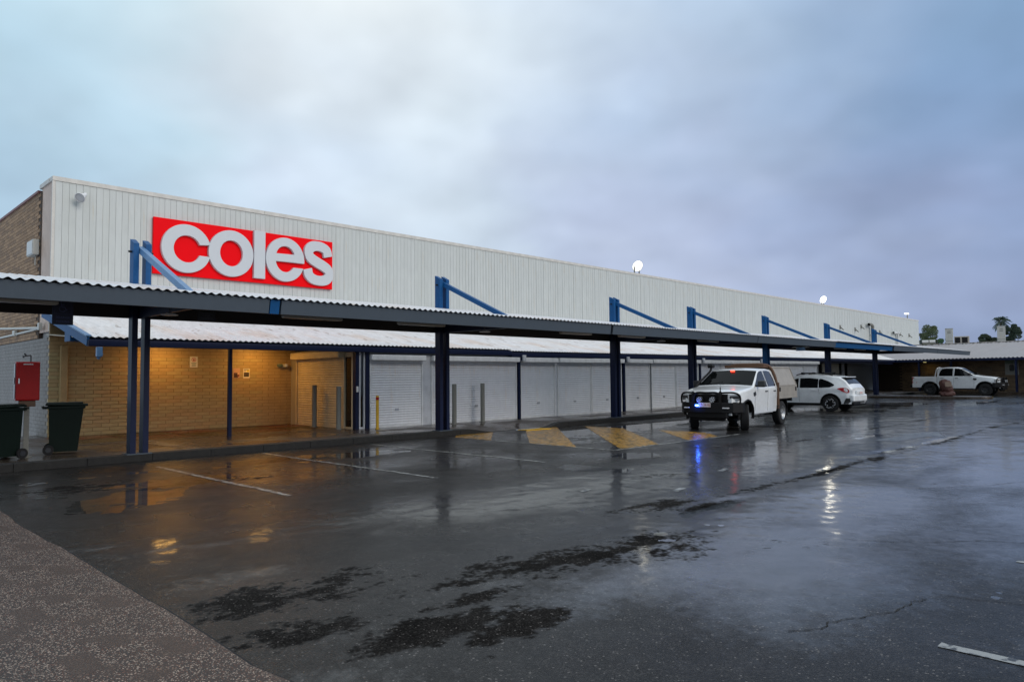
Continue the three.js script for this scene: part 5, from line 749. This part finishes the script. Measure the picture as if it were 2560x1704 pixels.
// ------------------------------------------------------------------ trees beyond
function crown(blobs, n, size, m, s0) {
  const pos = [], nor = []; seed = s0; const v = V3(), q = new THREE.Quaternion();
  for (const [cx, cyy, cz, r, ry2] of blobs) for (let i = 0; i < n; i++) {
    v.set(rr(-1, 1), rr(-1, 1), rr(-1, 1)); if (v.length() > 1) { v.normalize().multiplyScalar(rr(0.75, 1.08)); } v.multiplyScalar(r); v.y *= ry2; v.x += cx; v.y += cyy; v.z += cz;
    q.setFromEuler(new THREE.Euler(rr(0, 6), rr(0, 6), rr(0, 6))); const a = size * rr(0.6, 1.3), b = a * rr(0.35, 0.6); const c = [[-a, 0], [0, -b], [a, 0], [0, b]].map(([x, y]) => V3(x, y, (Math.abs(x) < 0.01 ? 0 : a * 0.12)).applyQuaternion(q).add(v));
    for (const k of [0, 1, 2, 0, 2, 3]) pos.push(c[k].x, c[k].y, c[k].z);
  }
  const g = new THREE.BufferGeometry(); g.setAttribute('position', new THREE.Float32BufferAttribute(pos, 3)); g.computeVertexNormals(); return g;
}
const leaf = (c) => phys(c, 0.85, { transmission: 0.3, thickness: 0, side: THREE.DoubleSide });
const bark = std([0.1, 0.075, 0.05], 0.9);
function tree(label, x, z, blobs, trunkH, col, n, size, s0, name = 'tree') {
  const t = thing(name, label, name === 'tree' ? 'tree' : 'bush', [x, 0, z]);
  const limbs = [rod(V3(0, 0, 0), V3(0.1, trunkH * 0.6, 0.1), 0.3, 0.2, 8)]; for (const b of blobs.slice(0, 8)) limbs.push(rod(V3(0.1, trunkH * 0.6 - 0.3, 0.1), V3(b[0], b[1], b[2]), 0.16, 0.05, 6)); part('trunk', limbs, bark, t); part('crown', crown(blobs, n, size, null, s0), leaf(col), t, { raw: true });
}
const blobsIn = (s0, n, rx0, y0, y1, rz0, r) => { seed = s0; return Array.from({ length: n }, () => { const y = rr(y0, y1), k = Math.sqrt(Math.max(0.15, 1 - ((y - (y0 + y1) / 2) / ((y1 - y0) * 0.62)) ** 2)); return [rr(-rx0, rx0) * k, y, rr(-rz0, rz0) * k, r * rr(0.6, 1.15), 0.8]; }); };
tree('olive green gum tree beside the far end of the white building', 250, -64.6, blobsIn(11, 46, 2.0, 7, 16.3, 2.0, 1.05), 9, [0.1, 0.125, 0.05], 420, 0.17, 21);
tree('thin grey green tree half hidden behind the white building end', 252, -67.2, blobsIn(12, 16, 1.2, 7, 14.5, 0.9, 0.8), 9, [0.06, 0.085, 0.045], 360, 0.16, 22);
tree('small bright green tree between the duct and the nearer roof vent', 250, -60.6, blobsIn(13, 20, 1.2, 7, 12.0, 1.7, 0.8), 7, [0.07, 0.15, 0.06], 380, 0.16, 23);
tree('dark rounded tree left of the farther roof vent', 250, -49.6, blobsIn(14, 46, 2.0, 6, 13.1, 2.6, 1.0), 8, [0.035, 0.055, 0.022], 420, 0.17, 24);
tree('dark taller tree just right of the farther roof vent', 252, -43.6, blobsIn(15, 46, 2.0, 6, 15.6, 1.9, 1.0), 9, [0.026, 0.048, 0.024], 420, 0.17, 25);
tree('dark low tree at the right end of the far roof', 250, -39.6, blobsIn(16, 30, 2.0, 6, 11.6, 2.2, 0.9), 7, [0.028, 0.045, 0.025], 400, 0.17, 26);
{
  const t = thing('palm_tree', 'palm tree with ragged fronds rising behind the farther roof vent', 'palm tree', [246, 0, -45.2]); part('trunk', rod(V3(0, 0, 0), V3(0, 16, 0), 0.35, 0.25, 10), bark, t); seed = 77; const pm = leaf([0.022, 0.05, 0.03]);
  for (let f = 0; f < 60; f++) { const az = rr(0, 6.28), up = rr(-0.5, 1.35), L = rr(2.2, 3.1), pos = []; const dir = V3(Math.cos(az) * Math.cos(up), Math.sin(up), Math.sin(az) * Math.cos(up)); const P = (k) => dir.clone().multiplyScalar(L * k).add(V3(0, 16.6 - 1.3 * k * k, 0)), side = V3(-Math.sin(az), 0, Math.cos(az)); for (let i = 0; i < 16; i++) for (const s of [-1, 1]) { const a = P(0.12 + 0.85 * i / 16), b = P(0.12 + 0.85 * (i + 1.2) / 16), e = P(Math.min(1.1, 0.4 + 0.75 * i / 16)).add(side.clone().multiplyScalar(s * 0.55 * (1 - i / 26))).add(V3(0, -0.25, 0)); pos.push(...a.toArray(), ...b.toArray(), ...e.toArray()); } const g = new THREE.BufferGeometry(); g.setAttribute('position', new THREE.Float32BufferAttribute(pos, 3)); g.computeVertexNormals(); part('frond', g, pm, t, { raw: true }); }
}

sh(scene);
renderer.render(scene, camera);
